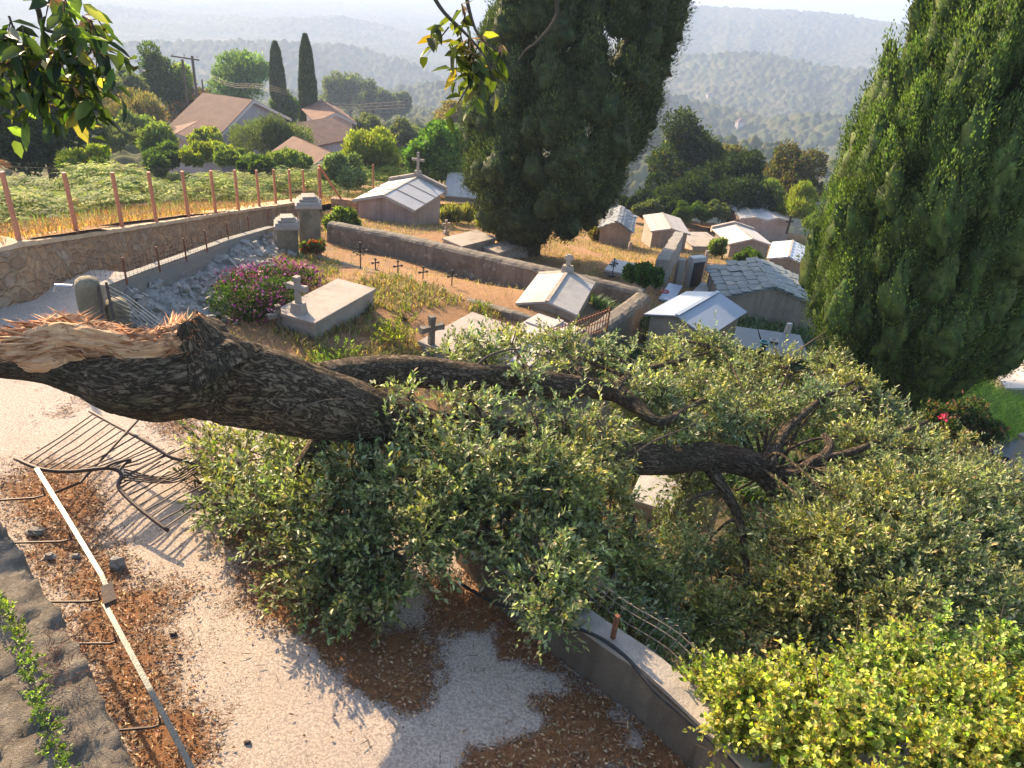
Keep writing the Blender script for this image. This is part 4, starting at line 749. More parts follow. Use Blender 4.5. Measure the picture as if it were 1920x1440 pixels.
def lumps(c, rx, ry, rz, n, s=.38, cone=0.):
    d = rnddir(n); d[:, 2] = np.abs(d[:, 2])*1.3-.45; d = unit(d); rr = rng.uniform(.55, .85, n)[:, None]; p = np.asarray(c)+d*rr*np.array([rx, ry, rz]);
    if cone: f = 1-cone*np.clip((p[:, 2]-(c[2]-rz))/(2*rz), 0, 1); p[:, 0] = c[0]+(p[:, 0]-c[0])*f; p[:, 1] = c[1]+(p[:, 1]-c[1])*f
    sz = s*rng.uniform(.7, 1.2, n)*(rx+ry+rz)/3
    return np.r_[[np.asarray(c, float)], p], np.r_[[min(rx, ry, rz)*.75], sz]
def bush(name, label, px, py, dist, wpx, hpx, kind, n=9, leaves=5000, lpx=5., cat='bush', group=None, cone=0., trunk=True, zfix=None, up=.35, mat='leaf', asp=.55, w_=None, sz=.4):
    """px,py = crown centre in the photo; wpx,hpx = half width and half height in its pixels at that distance"""
    dist = dist*KF(px, py) if dist < 28 else (dist*1.4 if dist < 45 else dist+18)
    c = PD(px, py, dist); s = dist/FPX; rx = wpx*s; rz = hpx*s/math.cos(R(12)); C_, R_ = lumps(c, rx, rx, rz, n, sz, cone)
    z0 = c[2]-rz*1.15; t = thing(name, (c[0], c[1], z0), label, cat, group)
    adopt(t, leafobj('crown' if cat == 'tree' else 'foliage', mat, [foliage(C_, R_, leaves, lpx*s, lpx*s*asp, GREEN[kind] if isinstance(kind, str) else kind, w_=w_, up=up)], None))
    if trunk and cat == 'tree':
        mb = MB(); zb = z0-rz*.8; mb.tube([(c[0], c[1], zb), (c[0]+.05*rx, c[1], c[2]-rz*.3), (c[0]-.03*rx, c[1]+.05*rx, c[2]+rz*.4)], [rx*.09, rx*.07, rx*.02], 8)
        for k in range(min(6, n)): mb.tube([(c[0], c[1], c[2]-rz*.4), (np.array(c)+C_[k+1])/2+(0, 0, -.05*rz), C_[k+1]], [rx*.045, rx*.03, rx*.01], 5)
        adopt(t, mb.build('trunk' if cat == 'tree' else 'stems', 'branch_bark'))
    return t
bg = 'trees and bushes beyond the graveyard'
bush('dark_tree', 'broad dark leafy tree behind the fence at the left edge', 75, 225, 30, 105, 85, 'dark', 14, 16000, 9, 'tree', bg, sz=.36)
bush('conifer', 'tall pointed grey green tree left of the utility poles', 290, 150, 75, 22, 52, 'mid', 12, 4500, 5, 'tree', bg, cone=.75)
bush('conifer', 'pointed grey green tree with thin spire beside the yellow one', 312, 160, 77, 24, 50, 'mid', 12, 4500, 5, 'tree', bg, cone=.8)
bush('yellow_tree', 'yellow green tree next to the pointed trees', 338, 170, 78, 28, 42, 'yellow', 9, 4500, 5, 'tree', bg, w_=[.6, .4], cone=.3)
bush('tree', 'mid green tree between the dark tree and the pointed ones', 240, 170, 72, 32, 32, 'olive', 9, 4500, 6, 'tree', bg)
bush('tree', 'dull green thicket tree just right of the dark left tree', 190, 190, 62, 40, 40, 'olive', 9, 5500, 6, 'tree', bg)
bush('bush', 'brownish green reeds in front of the pointed trees', 245, 215, 55, 60, 26, 'brown', 9, 7000, 6, 'bush', bg, up=1.2, asp=.3)
bush('flowering_bush', 'low wide bush with orange pink flowers left of the grey house', 368, 212, 78, 62, 20, [(.42, .17, .11), (.07, .09, .03), (.10, .10, .04)], 12, 9000, 5, 'bush', bg, w_=[.3, .4, .3])
bush('round_tree', 'round light green tree left of the two slim cypresses', 455, 152, 95, 47, 48, [(.12, .19, .06), (.16, .23, .08)], 14, 14000, 4.5, 'tree', bg, up=.9)
bush('dark_bush', 'dark rounded tree behind the grey house', 535, 205, 78, 30, 28, 'mid', 7, 4500, 5, 'tree', bg)
bush('green_bush', 'round grey green bush in front of the grey house', 508, 268, 46, 72, 33, [(.09, .115, .04), (.12, .14, .055)], 12, 15000, 5, 'bush', bg, up=.9, asp=.35)
bush('green_bush', 'conical bright green bush among the ferns', 300, 268, 36, 38, 36, 'bright', 8, 7000, 6, 'bush', bg, cone=.6, up=.8)
for i_, (a, b_, w1, h1, d_, kd, lab) in enumerate([(215, 262, 45, 22, 40, 'olive', 'olive bush left of the conical green one, against the dark tree'), (250, 242, 34, 20, 46, 'bright', 'light green bush under the brownish reeds'), (392, 292, 40, 14, 33, 'yellow', 'flat yellowish shrub among the ferns below the grey house'), (440, 300, 36, 14, 31, 'bright', 'flat light green shrub below the big round bush'), (545, 305, 40, 16, 33, 'bright', 'light green shrub left of the nearest red roof'), (480, 312, 30, 12, 28, 'mid', 'low mid green shrub between the ferns, under the round bush'), (170, 300, 44, 16, 27, 'yellow', 'yellow green shrub at the foot of the dark left tree'), (600, 335, 34, 14, 26, 'mid', 'green shrub just behind the last tall fence post'), (385, 262, 26, 14, 44, 'yellow', 'small golden shrub at the left corner of the grey house'), (740, 312, 30, 18, 27, 'brown', 'brownish shrub between yellow bush and bright fig tree'), (785, 330, 26, 14, 24, 'mid', 'green shrub right behind the pink tomb house')]):
    bush('meadow_shrub', lab, a, b_, d_, w1*1.15, h1*.9, kd, 15, 6000, 6, 'bush', bg, up=.9, asp=.4, sz=.26)
bush('green_bush', 'low dark green shrub at the foot of the conical one', 320, 300, 33, 45, 16, 'mid', 6, 5000, 6, 'bush', bg)
for i_, (a, b_, w1, h1, d_, lab) in enumerate([(628, 180, 24, 42, 190, 'first hazy eucalyptus from the left of the far group'), (655, 186, 26, 48, 195, 'second and tallest hazy eucalyptus of the far group'), (688, 195, 24, 44, 200, 'third hazy eucalyptus of the far group'), (722, 200, 24, 32, 205, 'fourth hazy eucalyptus of the far group'), (752, 200, 18, 28, 210, 'small hazy eucalyptus at the right end of the far group')]):
    bush('eucalyptus', lab, a, b_, d_, w1, h1, 'olive', 9, 3200, 5, 'tree', 'far hazy eucalyptus trees', sz=.36)
bush('olive_tree', 'brownish olive tree left of the central cypress', 846, 225, 80, 48, 32, 'brown', 10, 8000, 5, 'tree', bg, up=.7)
bush('tree', 'dull green tree with a mast behind, left of the brown olive tree', 765, 270, 60, 38, 34, 'olive', 9, 6500, 6, 'tree', bg)
bush('tree', 'grey green low tree right of the pink house', 685, 245, 70, 30, 22, 'olive', 7, 4000, 5, 'tree', bg)
bush('tree', 'blue green tree behind the bright green one', 850, 265, 50, 42, 26, 'grey', 8, 6000, 5, 'tree', bg)
bush('fig_tree', 'bright light green tree behind the pink tomb house', 818, 292, 31, 52, 52, [(.13, .22, .045), (.09, .17, .04)], 13, 12000, 8, 'tree', bg, asp=.8)
bush('fig_tree', 'lime green tree half hidden by the central cypress', 868, 300, 34, 30, 42, 'bright', 9, 7000, 7, 'tree', bg, asp=.8)
bush('yellow_bush', 'yellow green upright bush right of the red tiled roof', 695, 292, 34, 50, 42, 'yellow', 11, 11000, 7, 'bush', bg, up=1.2, asp=.35)
bush('pale_bush', 'pale grey green bush beside the lone wooden post', 645, 325, 28, 38, 28, 'pale', 9, 9000, 6, 'bush', bg)
bush('dark_tree', 'dark green rounded tree right of the central cypress', 1275, 312, 45, 66, 78, [(.03, .05, .02), (.05, .07, .025), (.13, .14, .04)], 14, 20000, 6, 'tree', bg, w_=[.45, .4, .15])
bush('dark_tree', 'dark bushy tree in the middle of the row beyond the tombs', 1385, 345, 42, 62, 52, 'dark', 12, 14000, 6, 'tree', bg)
bush('dark_tree', 'brown topped tree behind the bamboo, left of the big right cypress', 1480, 335, 46, 58, 48, [(.06, .075, .03), (.13, .10, .05)], 12, 13000, 6, 'tree', bg)
bush('dark_tree', 'small round topped tree peeking between the two dark trees', 1380, 300, 52, 30, 24, [(.10, .10, .05), (.16, .13, .06)], 8, 5000, 5, 'tree', bg)
bush('dark_hedge', 'dark hedge along the foot of the trees behind the far tombs', 1345, 378, 39, 95, 26, 'dark', 14, 16000, 6, 'bush', bg, trunk=False)
bush('dark_hedge', 'dark hedge behind the metal frame', 1240, 372, 41, 62, 24, 'dark', 9, 9000, 6, 'bush', bg, trunk=False)
bush('bamboo', 'yellow green bamboo clump left of the big right cypress', 1500, 385, 38, 32, 38, 'yellow', 9, 8000, 8, 'bush', bg, up=1.6, asp=.2)
bush('bamboo', 'lighter green bamboo clump behind the far row of tombs', 1447, 378, 39, 26, 26, 'bright', 8, 6000, 8, 'bush', bg, up=1.6, asp=.2)
for i_, (a, b_, w1, h1, kd, lab) in enumerate([(1315, 398, 22, 14, 'mid', 'low green shrub at the foot of the dark hedge, left of the far row'), (1352, 395, 24, 13, 'olive', 'low olive shrub between the hedge and the back tombs'), (1180, 385, 26, 14, 'dark', 'dark shrub against the right side of the central cypress'), (1530, 415, 22, 16, 'bright', 'light green shrub at the edge of the right cypress behind the tombs'), (1260, 388, 26, 12, 'dark', 'flat dark shrub behind the metal frame')]):
    bush('small_bush', lab, a, b_, 36.5, w1, h1, kd, 6, 3500, 5, 'bush', bg)
bush('small_bush', 'olive shrub in front of the metal frame', 1208, 395, 36, 32, 15, 'olive', 7, 5000, 5, 'bush', bg)
bush('small_bush', 'round green shrub right of the metal frame', 1280, 400, 35, 20, 16, 'mid', 6, 3500, 5, 'bush', bg)
bush('small_bush', 'straw coloured bush at the left wall of the slate roofed tomb', 1128, 448, 26, 20, 24, 'brown', 6, 4000, 6, 'bush', bg)
bush('small_bush', 'bright green weeds right of the gridded roof tomb', 1348, 468, 27, 18, 12, 'bright', 5, 2500, 7, 'bush', bg, up=1)
bush('small_bush', 'green bush in front of the cream roofed tomb', 1402, 485, 25, 26, 15, 'mid', 6, 4500, 6, 'bush', bg)
bush('leafy_shrub', 'small green shrub growing over the plot wall beside the tall pillar', 642, 418, 17.5, 26, 24, [(.10, .14, .035), (.20, .24, .06)], 8, 2600, 9, 'bush')
bush('flowering_plant', 'little plant with red flowers between the two stone pillars', 588, 463, 15.6, 20, 10, [(.35, .05, .04), (.09, .13, .03)], 5, 1400, 7, 'plant', w_=[.3, .7])
bush('ivy_mat', 'dark green ivy mat draped over the right back corner of the plot wall', 1212, 518, 17.8, 36, 12, [(.06, .12, .03), (.035, .08, .02)], 8, 4500, 7, 'bush', trunk=False)
for a, b_, lab in [(872, 408, 'spiky agave like plant left of the wide gap behind the plot wall'), (915, 425, 'spiky clump against the cypress, behind the plot wall'), (848, 412, 'small spiky clump by the right wall of the pink tomb house')]:
    bush('spiky_plant', lab, a, b_, 21.5, 20, 12, [(.16, .17, .05), (.24, .20, .08)], 4, 700, 20, 'plant', 'spiky plants', up=1.6, asp=.14, trunk=False)
# bougainvillea
MG = [(.50, .10, .28), (.62, .22, .26), (.06, .10, .03), (.035, .06, .02)]
bv = thing('bougainvillea', P(480, 600, -.9), 'big pink and magenta flowering bougainvillea bush left of the raised slab grave', 'flowering bush')
C_ = [P(a, b_, z) for a, b_, z in [(440, 545, -.35), (470, 540, -.25), (505, 530, -.25), (540, 528, -.3), (570, 530, -.4), (430, 575, -.6), (470, 575, -.6), (500, 565, -.5), (530, 555, -.45)]]
adopt(bv, leafobj('leaves', 'leaf', [foliage(C_, [.38]*5+[.40]*4, 12000, .055, .035, MG[2:])]), leafobj('blossoms', 'flower', [foliage([c + np.array([0, -.02, .08]) for c in C_[:5]]+C_[6:8], [.38]*7, 2300, .055, .05, [(.52, .06, .30), (.66, .16, .36), (.70, .30, .30)], shell=.85)]))
# rose bush right
rb = bush('rose_bush', 'rose bush with pink and red blooms beside the big right cypress', 1805, 800, 14.5, 62, 32, [(.05, .08, .03), (.09, .11, .05), (.30, .12, .10)], 9, 6500, 7, 'flowering bush', w_=[.5, .38, .12])
c = PD(1768, 783, 13.9); mb = []
adopt(rb, leafobj('rose_bloom', 'flower', [foliage([c], [.045], 16, .06, .06, [(.55, .04, .08)], shell=.3)]))
# ---- cypresses
def cypress(name, label, bx, by, z0, prof, plumes, per, bl, seed, cols, trunk_r=.25, elong=1.8, psz=.30, trunkh=1.2, lean=0, boff=0.):
    """prof: list of (height above base m, radius m); plumes scattered over that surface"""
    global rng; keep = rng; rng = np.random.default_rng(seed); b = P(bx, by, z0); k_ = KF(bx, by); prof = np.array(prof, float)*k_; psz *= k_; bl *= k_; trunk_r *= k_; trunkh *= k_
    hh = np.linspace(prof[0, 0], prof[-1, 0], 400); rr = np.interp(hh, prof[:, 0], prof[:, 1]); cdf = np.cumsum(rr+.15); h = np.interp(rng.random(plumes), cdf/cdf[-1], hh); th = rng.random(plumes)*2*math.pi
    r_ = np.interp(h, prof[:, 0], prof[:, 1]); lob = 1+.16*(noise3(np.stack([np.cos(th)*2.2, np.sin(th)*2.2, h*.35], -1), seed)-.5)*2+.05*rng.normal(size=plumes); r1 = r_*lob-psz*.7
    dv = np.stack([np.cos(th), np.sin(th), np.zeros(plumes)], -1); c = b+dv*np.maximum(r1, 0)[:, None]+np.stack([lean*h+boff*np.clip(1-h/2.5, 0, 1), 0*h, h], -1); ax = unit(dv*.28+np.array([0, 0, 1.])+rnddir(plumes)*.14)
    sz = psz*rng.uniform(.6, 1.35, plumes)*np.clip(r_/k_/1.2+.3, .35, 1.1); n = plumes*per; k = np.repeat(np.arange(plumes), per); d = rnddir(n)
    taper = 1-.45*np.clip(np.sum(d*ax[k], 1), -1, 1); q = d*sz[k][:, None]*(.60+.42*rng.random(n)[:, None]**.8+.16*(noise3(d*3+k[:, None]*1.7, 5)-.5)[:, None]*2); al = np.sum(q*ax[k], 1)[:, None]*ax[k]; q = al*elong+(q-al)*np.clip(taper, .5, 1.3)[:, None]
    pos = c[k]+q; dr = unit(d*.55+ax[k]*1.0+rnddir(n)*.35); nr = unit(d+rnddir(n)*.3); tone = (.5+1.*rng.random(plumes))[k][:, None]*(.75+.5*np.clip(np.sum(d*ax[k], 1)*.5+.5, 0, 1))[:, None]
    t = thing(name, b, label, 'cypress tree', 'large cypresses')
    # solid darker core added inside every plume to block light, covered by the sprays
    nu, nv = 16, 13; uu, vv = np.meshgrid(np.arange(nu)*2*math.pi/nu, np.linspace(.12, math.pi-.12, nv)); sd_ = np.stack([np.sin(vv)*np.cos(uu), np.sin(vv)*np.sin(uu), np.cos(vv)], -1).reshape(-1, 3)
    m_ = len(sd_); kk = np.repeat(np.arange(plumes), m_); dd_ = np.tile(sd_, (plumes, 1)); tp_ = np.clip(1-.45*np.sum(dd_*ax[kk], 1), .5, 1.3); q = dd_*sz[kk][:, None]*(.60+.26*(noise3(dd_*2.6+kk[:, None]*3.1, 9)-.5)+.34*(rng.random(len(kk))-.5))[:, None]; al = np.sum(q*ax[kk], 1)[:, None]*ax[kk]; VV = c[kk]+al*elong+(q-al)*tp_[:, None]
    jj = np.arange(nv-1)[:, None]*nu+np.arange(nu)[None]; j2 = np.arange(nv-1)[:, None]*nu+(np.arange(nu)[None]+1) % nu; FQ = np.stack([jj, j2, j2+nu, jj+nu], -1).reshape(-1, 4); FT = np.concatenate([FQ[:, [0, 1, 2]], FQ[:, [0, 2, 3]]]); FF_ = (FT[None]+(np.arange(plumes)*m_)[:, None, None]).reshape(-1, 3)
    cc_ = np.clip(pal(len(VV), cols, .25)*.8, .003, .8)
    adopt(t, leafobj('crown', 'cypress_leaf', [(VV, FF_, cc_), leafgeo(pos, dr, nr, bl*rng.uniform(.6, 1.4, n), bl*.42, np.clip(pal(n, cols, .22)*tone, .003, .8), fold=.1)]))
    if trunk_r:
        mb = MB()
        mb.tube([b-(0, 0, .4), b+(0, 0, .25), b+(.05, 0, .8), b+(.02, 0, trunkh+1.5)], [trunk_r*1.35, trunk_r*1.1, trunk_r, trunk_r*.8], 12)
        for k_ in range(7): a = k_*.9; mb.tube([b+(math.cos(a)*trunk_r*.9, math.sin(a)*trunk_r*.9, -.3), b+(math.cos(a)*trunk_r*.85, math.sin(a)*trunk_r*.85, .7), b+(math.cos(a+.3)*trunk_r*1.3, math.sin(a+.3)*trunk_r*1.3, trunkh+1.)], [trunk_r*.35, trunk_r*.28, trunk_r*.15], 6)
        adopt(t, mb.build('trunk', 'bark', None, True))
    rng = keep; return t
DC = [(.040, .062, .024), (.062, .088, .034), (.10, .125, .05)]
cypress('cypress', 'huge dark rounded cypress with a forked trunk in the centre of the graveyard', 990, 478, -1.7, [(.55, .2), (.8, .9), (1.3, 1.7), (2.2, 2.2), (3.4, 2.45), (4.8, 2.4), (6.2, 2.25), (7.4, 2.45), (8.6, 2.3), (9.6, 2.3), (11, 1.0)], 560, 620, .08, 21, DC, .3, 1.35, .40, lean=.115)
TREE3 = cypress('cypress', 'huge green cypress filling the right edge, above the fallen crown', 1632, 800, -2.75, [(.2, .12), (.6, .45), (1.5, 1.0), (2.0, 1.4), (2.6, 1.75), (4, 1.95), (5.4, 2.0), (6.5, 1.85), (8.5, 1.65), (10.5, 1.25), (12.5, .5)], 640, 820, .066, 22, [(.065, .10, .028), (.10, .15, .04), (.15, .20, .055)], .25, 2.6, .30, boff=.3)
bs = 'slim cypresses near the houses'
def slim(label, px, y0, y1, d_, hw, seed):
    t_ = PD(px, y1, d_); s = d_/FPX; h = (y1-y0)*s*1.03; b = t_; global rng
    n = 5000; hq = rng.random(n)**.85; pr = np.interp(hq, [0, .1, .5, .85, 1], [.8, 1, .85, .5, .05])*hw*s; th = rng.random(n)*6.283; dv = np.stack([np.cos(th), np.sin(th), th*0], -1)
    pos = b+dv*(pr*rng.uniform(.75, 1.05, n))[:, None]+np.stack([0*hq, 0*hq, hq*h], -1); dr = unit(dv*.4+np.array([0, 0, 1.])+rnddir(n)*.25)
    t = thing('slim_cypress', b, label, 'cypress tree', bs); adopt(t, leafobj('crown', 'cypress_leaf', [leafgeo(pos, dr, dv, .42, .2, pal(n, DC, .2))]), MB().tube([b-(0, 0, 2), b+(0, 0, h*.9)], [hw*s*.3, .02], 8).build('trunk', 'branch_bark'))
slim('left and shorter one of the two slim cypresses behind the houses', 523, 104, 190, 95, 12, 1); slim('right and taller one of the two slim cypresses, beside the pink house', 581, 102, 243, 85, 15, 2)
# ---- houses beyond the meadow
def poly_thick(mb, pts, n_, th): pts = [np.asarray(p, float) for p in pts]; k = len(pts); nv = np.asarray(n_)*th; return mb.add([*pts, *[p+nv for p in pts]], [tuple(range(k))[::-1], tuple(range(k, 2*k))]+[(i, (i+1) % k, k+(i+1) % k, k+i) for i in range(k)])
def house(label, A, B, C, ze, h, pk, wall, wins=(), chim=False, over=.35, group='houses beyond the meadow'):
    ze = CAMZ-(CAMZ-ze)*1.15; A, B, C = [P0(*q_, ze) for q_ in (A, B, C)]; u = B-A; W = np.linalg.norm(u); u /= W; v = np.array([-u[1], u[0], 0]); D_ = max(3., (C-B)@v); M = (A+B)/2; t = thing('house', M+v*D_/2-(0, 0, h), label, 'house', group)
    V = []
    for d_ in (0, D_):
        for a, z in ((-W/2, -h-2), (W/2, -h-2), (W/2, 0), (0, pk), (-W/2, 0)): V.append(M+u*a+v*d_+np.array([0, 0, z]))
    adopt(t, MB().add(V, [(0, 1, 2, 3, 4), (9, 8, 7, 6, 5), (1, 6, 7, 2), (0, 4, 9, 5), (2, 7, 8, 3), (3, 8, 9, 4)]).build('wall', wall))
    for s_ in (-1, 1):
        e = M+u*s_*(W/2+over)+np.array([0, 0, -pk*over/(W/2)+.02]); r_ = M+np.array([0, 0, pk+.02]); mb = MB(); L_ = np.linalg.norm(r_-e)
        pts = [e-v*over, e+v*(D_+over), r_+v*(D_+over), r_-v*over]; nrm = unit(np.cross(pts[1]-pts[0], pts[3]-pts[0])); nrm = nrm*np.sign(nrm[2])
        poly_thick(mb, pts, nrm, .14); mb.U = [np.array([(p@v, 0, 0) for p in mb.V[0]])]; 
        if s_ < 0: mb.F = [f[::-1] for f in mb.F]
        adopt(t, mb.build('roof', 'tile_roof'))
        adopt(t, MB().obox(e-v*(over+.02)-np.array([0, 0, .02]), v*.10, np.cross(unit(r_-e), v)*.22, (r_-e)).build('verge_board', 'white_roof'))
    for (a, z, ww, wh) in wins:
        wn = MB().obox(M+u*a-v*.05+np.array([0, 0, z]), u*ww, v*.08, (0, 0, wh)).build('window', 'dark_granite'); adopt(t, wn)
        fr_ = MB().obox(M+u*a-v*.07+np.array([0, 0, z-.1]), u*(ww+.25), v*.14, (0, 0, .09)).build('sill', 'house_pink'); adopt(t, fr_)
    if chim: adopt(t, MB().box(M-u*W*.22+v*D_*.5+np.array([0, 0, pk*.5]), (.5, .5, 1.1)).box(M-u*W*.22+v*D_*.5+np.array([0, 0, pk*.5+1.1]), (.65, .65, .12)).build('chimney', 'house_wall'))
    return t
house('grey walled house with long orange brown tiled roof left of the two cypresses', (402, 260), (536, 222), (520, 196), -7.3, 3.0, 2.3, 'house_wall')
house('low house with red brown roof behind the round bush', (482, 246), (592, 272), (600, 240), -6.6, 3.0, .9, 'house_wall')
house('long low red tiled roof left of the grey house', (295, 262), (376, 268), (380, 243), -6.9, 2.5, .5, 'house_pink')
house('small pink house with red roof right of the slim cypress', (597, 228), (660, 228), (662, 206), -7.2, 4.5, .75, 'house_pink', wins=((-.9, -1.9, .6, .9), (.9, -1.9, .6, .9)))
house('nearest red tiled roof at the right end of the ferns', (583, 312), (650, 305), (655, 272), -5.2, 2.5, .7, 'house_wall')
for px, y0, y1, d_, lab in [(371, 124, 195, 90, 'taller utility pole of the pair on the left, joined by a crossbar'), (350, 125, 175, 92, 'shorter utility pole of the pair on the left, under the crossbar'), (384, 158, 195, 92, 'plain stub pole right of the utility poles'), (847, 212, 240, 60, 'thin mast in front of the brown olive tree')]:
    b = PD(px, y1, d_); t = thing('utility_pole', b, lab, 'pole', 'wooden poles'); h_ = (y1-y0)*d_/FPX*1.02; adopt(t, MB().tube([b-(0, 0, 3), b+(0, 0, h_)], .14 if h_ > 2.8 else .09, 8).build('shaft', 'branch_bark'))
    if px == 371:
        e1_ = b+(0, 0, h_-.25); adopt(t, MB().obox(e1_+(-.9, 0, 0), (0, .12, 0), (0, 0, .14), (3.4, -.1, 0)).build('crossarm', 'branch_bark') if 0 else MB().tube([e1_+(-2.2, 0, .05), e1_+(.7, 0, -.1)], .08, 6).build('crossarm', 'branch_bark'))
        for q_ in (-2., -.8, .5): adopt(t, MB().tube([e1_+(q_, 0, .05), e1_+(q_, 0, .35)], .06, 6).build('insulator', 'marble'))
for k in range(3):
    a = PD(371, 128+3*k, 90); b_ = PD(505, 160+4*k, 70); c_ = PD(760, 190+6*k, 60); pts, _ = smooth_path([a, (a+b_)/2-(0, 0, .6), b_, (b_+c_)/2-(0, 0, .8), c_], np.ones(5)); tag(MB().tube(pts, .007, 4).build('power_cable', 'wire'), 'power cable strung from the crossbar past the slim cypresses (one of three)', 'cable', 'power cables')
# ---- ferns and grasses
def strips(name, label, pos, hgt, wid, cols, bend=.5, mat='grass_blade', kind='stuff', per=1, cat=None, w_=None, parent=None, jit=.25, upness=1.):
    n = len(pos); d = rnddir(n); d[:, 2] = 0; d = unit(d)*bend; h = hgt*rng.uniform(.5, 1.3, n)[:, None]; up = np.array([0, 0, 1.])*upness; s = unit(np.cross(d+1e-3, up))*wid*.5*rng.uniform(.6, 1.3, n)[:, None]
    m1 = pos+(up*.6+d*.25)*h; tp = pos+(up*.9+d)*h; V = np.stack([pos-s, pos+s, m1+s*.8, m1-s*.8, tp], 1).reshape(-1, 3); i = np.arange(n)[:, None]*5
    F = np.concatenate([i+[0, 1, 2], i+[0, 2, 3], i+[3, 2, 4]], 1).reshape(-1, 3); o = mk(name, V, F, mat, parent, False, {'col': ('FLOAT_COLOR', np.repeat(pal(n, cols, jit, w_), 5, 0))})
    if label: tag(o, label, cat, kind=kind)
    return o
def scatter(n, x0, x1, y0, y1, fn, poly=None, dens=None):
    x = rng.uniform(x0, x1, n); y = rng.uniform(y0, y1, n); m_ = np.ones(n, bool)
    if poly is not None: m_ &= inpoly(x, y, poly)
    if dens is not None: m_ &= rng.random(n) < dens(x, y)
    x, y = x[m_], y[m_]; return np.stack([x, y, fn(x, y)], -1)
MZg = lambda x, y: MZ(x, y)+.15*(n2(x, y, .6, 4)-.5)
wd_ = lambda x, y: (-x*.707+y*.707)-13.45           # metres beyond the stone wall
def fernpts(n, a, b_, dens):
    L_ = rng.uniform(-6, 46, n); D_ = a+(b_-a)*rng.random(n)**1.0; y = 5+L_; wx_ = [q_[1] for q_ in WL]+[80]; x = np.interp(y, wx_, [q_[0] for q_ in WL]+[5.])-D_; m_ = rng.random(n) < dens(x, y, D_); m_ &= inpoly(x, y, mpoly); x, y, D_ = x[m_], y[m_], D_[m_]; return np.stack([x, y, MZg(x, y)], -1), D_
p, _ = fernpts(60000, .1, 7, lambda x, y, D_: np.clip(1.25-D_*.2, .1, 1)*(n2(x, y, .8, 61) > .34)); strips('dry_grass', 'dry orange grass between fence and ferns', p, .17, .018, [(.38, .18, .095), (.42, .25, .14), (.30, .14, .075), (.24, .20, .10)], .8)
p, _ = fernpts(5000, .5, 6, lambda x, y, D_: (n2(x, y, 1.1, 66) > .5)*.8); strips('meadow_weeds', 'grey green weeds in the dry grass', p, .32, .018, [(.14, .18, .07), (.20, .24, .10)], .3)
def ferns(name, label, n, a, b_, size, dens, cols, hk=1.):
    p, D_ = fernpts(n, a, b_, dens); k = len(p); hum = n2(p[:, 0], p[:, 1], .35, 91)-.5; p[:, 2] += np.clip(hum*2.2+.3, .0, 1.1)*np.clip((D_-2)/3, 0, 1)*hk; th = rng.random(k)*6.283; d = np.stack([np.cos(th), np.sin(th), 0*th], -1); L_ = size*rng.uniform(.6, 1.2, k)
    s = np.stack([-np.sin(th), np.cos(th), 0*th], -1); V = []; C = pal(k, cols, .22)*(1+hum*1.2)[:, None]; nseg = 6; P0 = []
    F = []
    for j in range(nseg):
        f = j/nseg; f2 = (j+.75)/nseg; c0 = p+d*(L_*f)[:, None]+np.array([0, 0, 1.])*(L_*(.75*f-.75*f*f+.15))[:, None]; wj = (L_*.26*(1-f)*(.6 if j == 0 else 1))[:, None]
        c1_ = p+d*(L_*f2)[:, None]+np.array([0, 0, 1.])*(L_*(.75*f2-.75*f2*f2+.13))[:, None]
        V += [c0, c1_, c1_+s*wj-np.array([0, 0, 1.])*wj*.25, c1_-s*wj-np.array([0, 0, 1.])*wj*.25]
    V = np.stack(V, 1); m_ = V.shape[1]; V = V.reshape(-1, 3); i = np.arange(k)[:, None]*m_; F = np.concatenate([i+[4*j, 4*j+1, 4*j+2] for j in range(nseg)]+[i+[4*j, 4*j+3, 4*j+1] for j in range(nseg)], 1).reshape(-1, 3)
    tag(mk(name, V, F, 'leaf', None, False, {'col': ('FLOAT_COLOR', np.clip(np.repeat(C, m_, 0), .004, .9))}), label, kind='stuff')
FC = [(.17, .22, .045), (.24, .28, .06), (.32, .32, .07), (.11, .17, .04)]
ferns('bracken_ferns', 'yellow green bracken ferns covering the meadow', 34000, 3., 16, .8, lambda x, y, D_: np.clip((D_-3.)/2.5, 0, 1)*np.clip(.25+(n2(x, y, .5, 71)-.36)*5, 0, 1), FC, 1.35)
ferns('bracken_slope', 'bracken and scrub on the slope down to the houses', 30000, 14, 52, 1.1, lambda x, y, D_: 1.*(n2(x, y, .3, 72) > .33), FC+[(.10, .12, .05), (.22, .18, .08)], 1.)
# graveyard weeds
cemp = [tuple(P(a_, b_, -1.5)[:2]) for a_, b_ in [(240, 640), (430, 500), (530, 470), (640, 415), (820, 395), (1000, 390), (1290, 392), (1530, 400)]]+[(30, 30), (14, 9), (5, 4), (2, 5), (-2, 8), (-4.6, 9.4)]
encp = [tuple(q_) for q_ in bk_]+[tuple(q_) for q_ in rt_]+[tuple(q_) for q_ in ft_[::-1]]
DG = [(.38, .26, .14), (.46, .34, .18), (.28, .19, .10), (.20, .20, .08)]
def notin(x, y):
    m_ = np.ones(len(x), bool)
    for t_, M, u, v, W, Dp, hp in ALLV: a = (x-M[0])*u[0]+(y-M[1])*u[1]; d_ = (x-M[0])*v[0]+(y-M[1])*v[1]; m_ &= ~((np.abs(a) < W/2) & (d_ > 0) & (d_ < Dp))
    return m_
gd = lambda x, y: (n2(x, y, .9, 41) > .44)*notin(x, y)*np.where(inpoly(x, y, encp), .12, 1.)
p = scatter(190000, -10, 26, 7, 58, ZG, cemp, gd); strips('dry_weeds', 'dry straw coloured weeds of the graveyard', p, .13, .018, DG, .9)
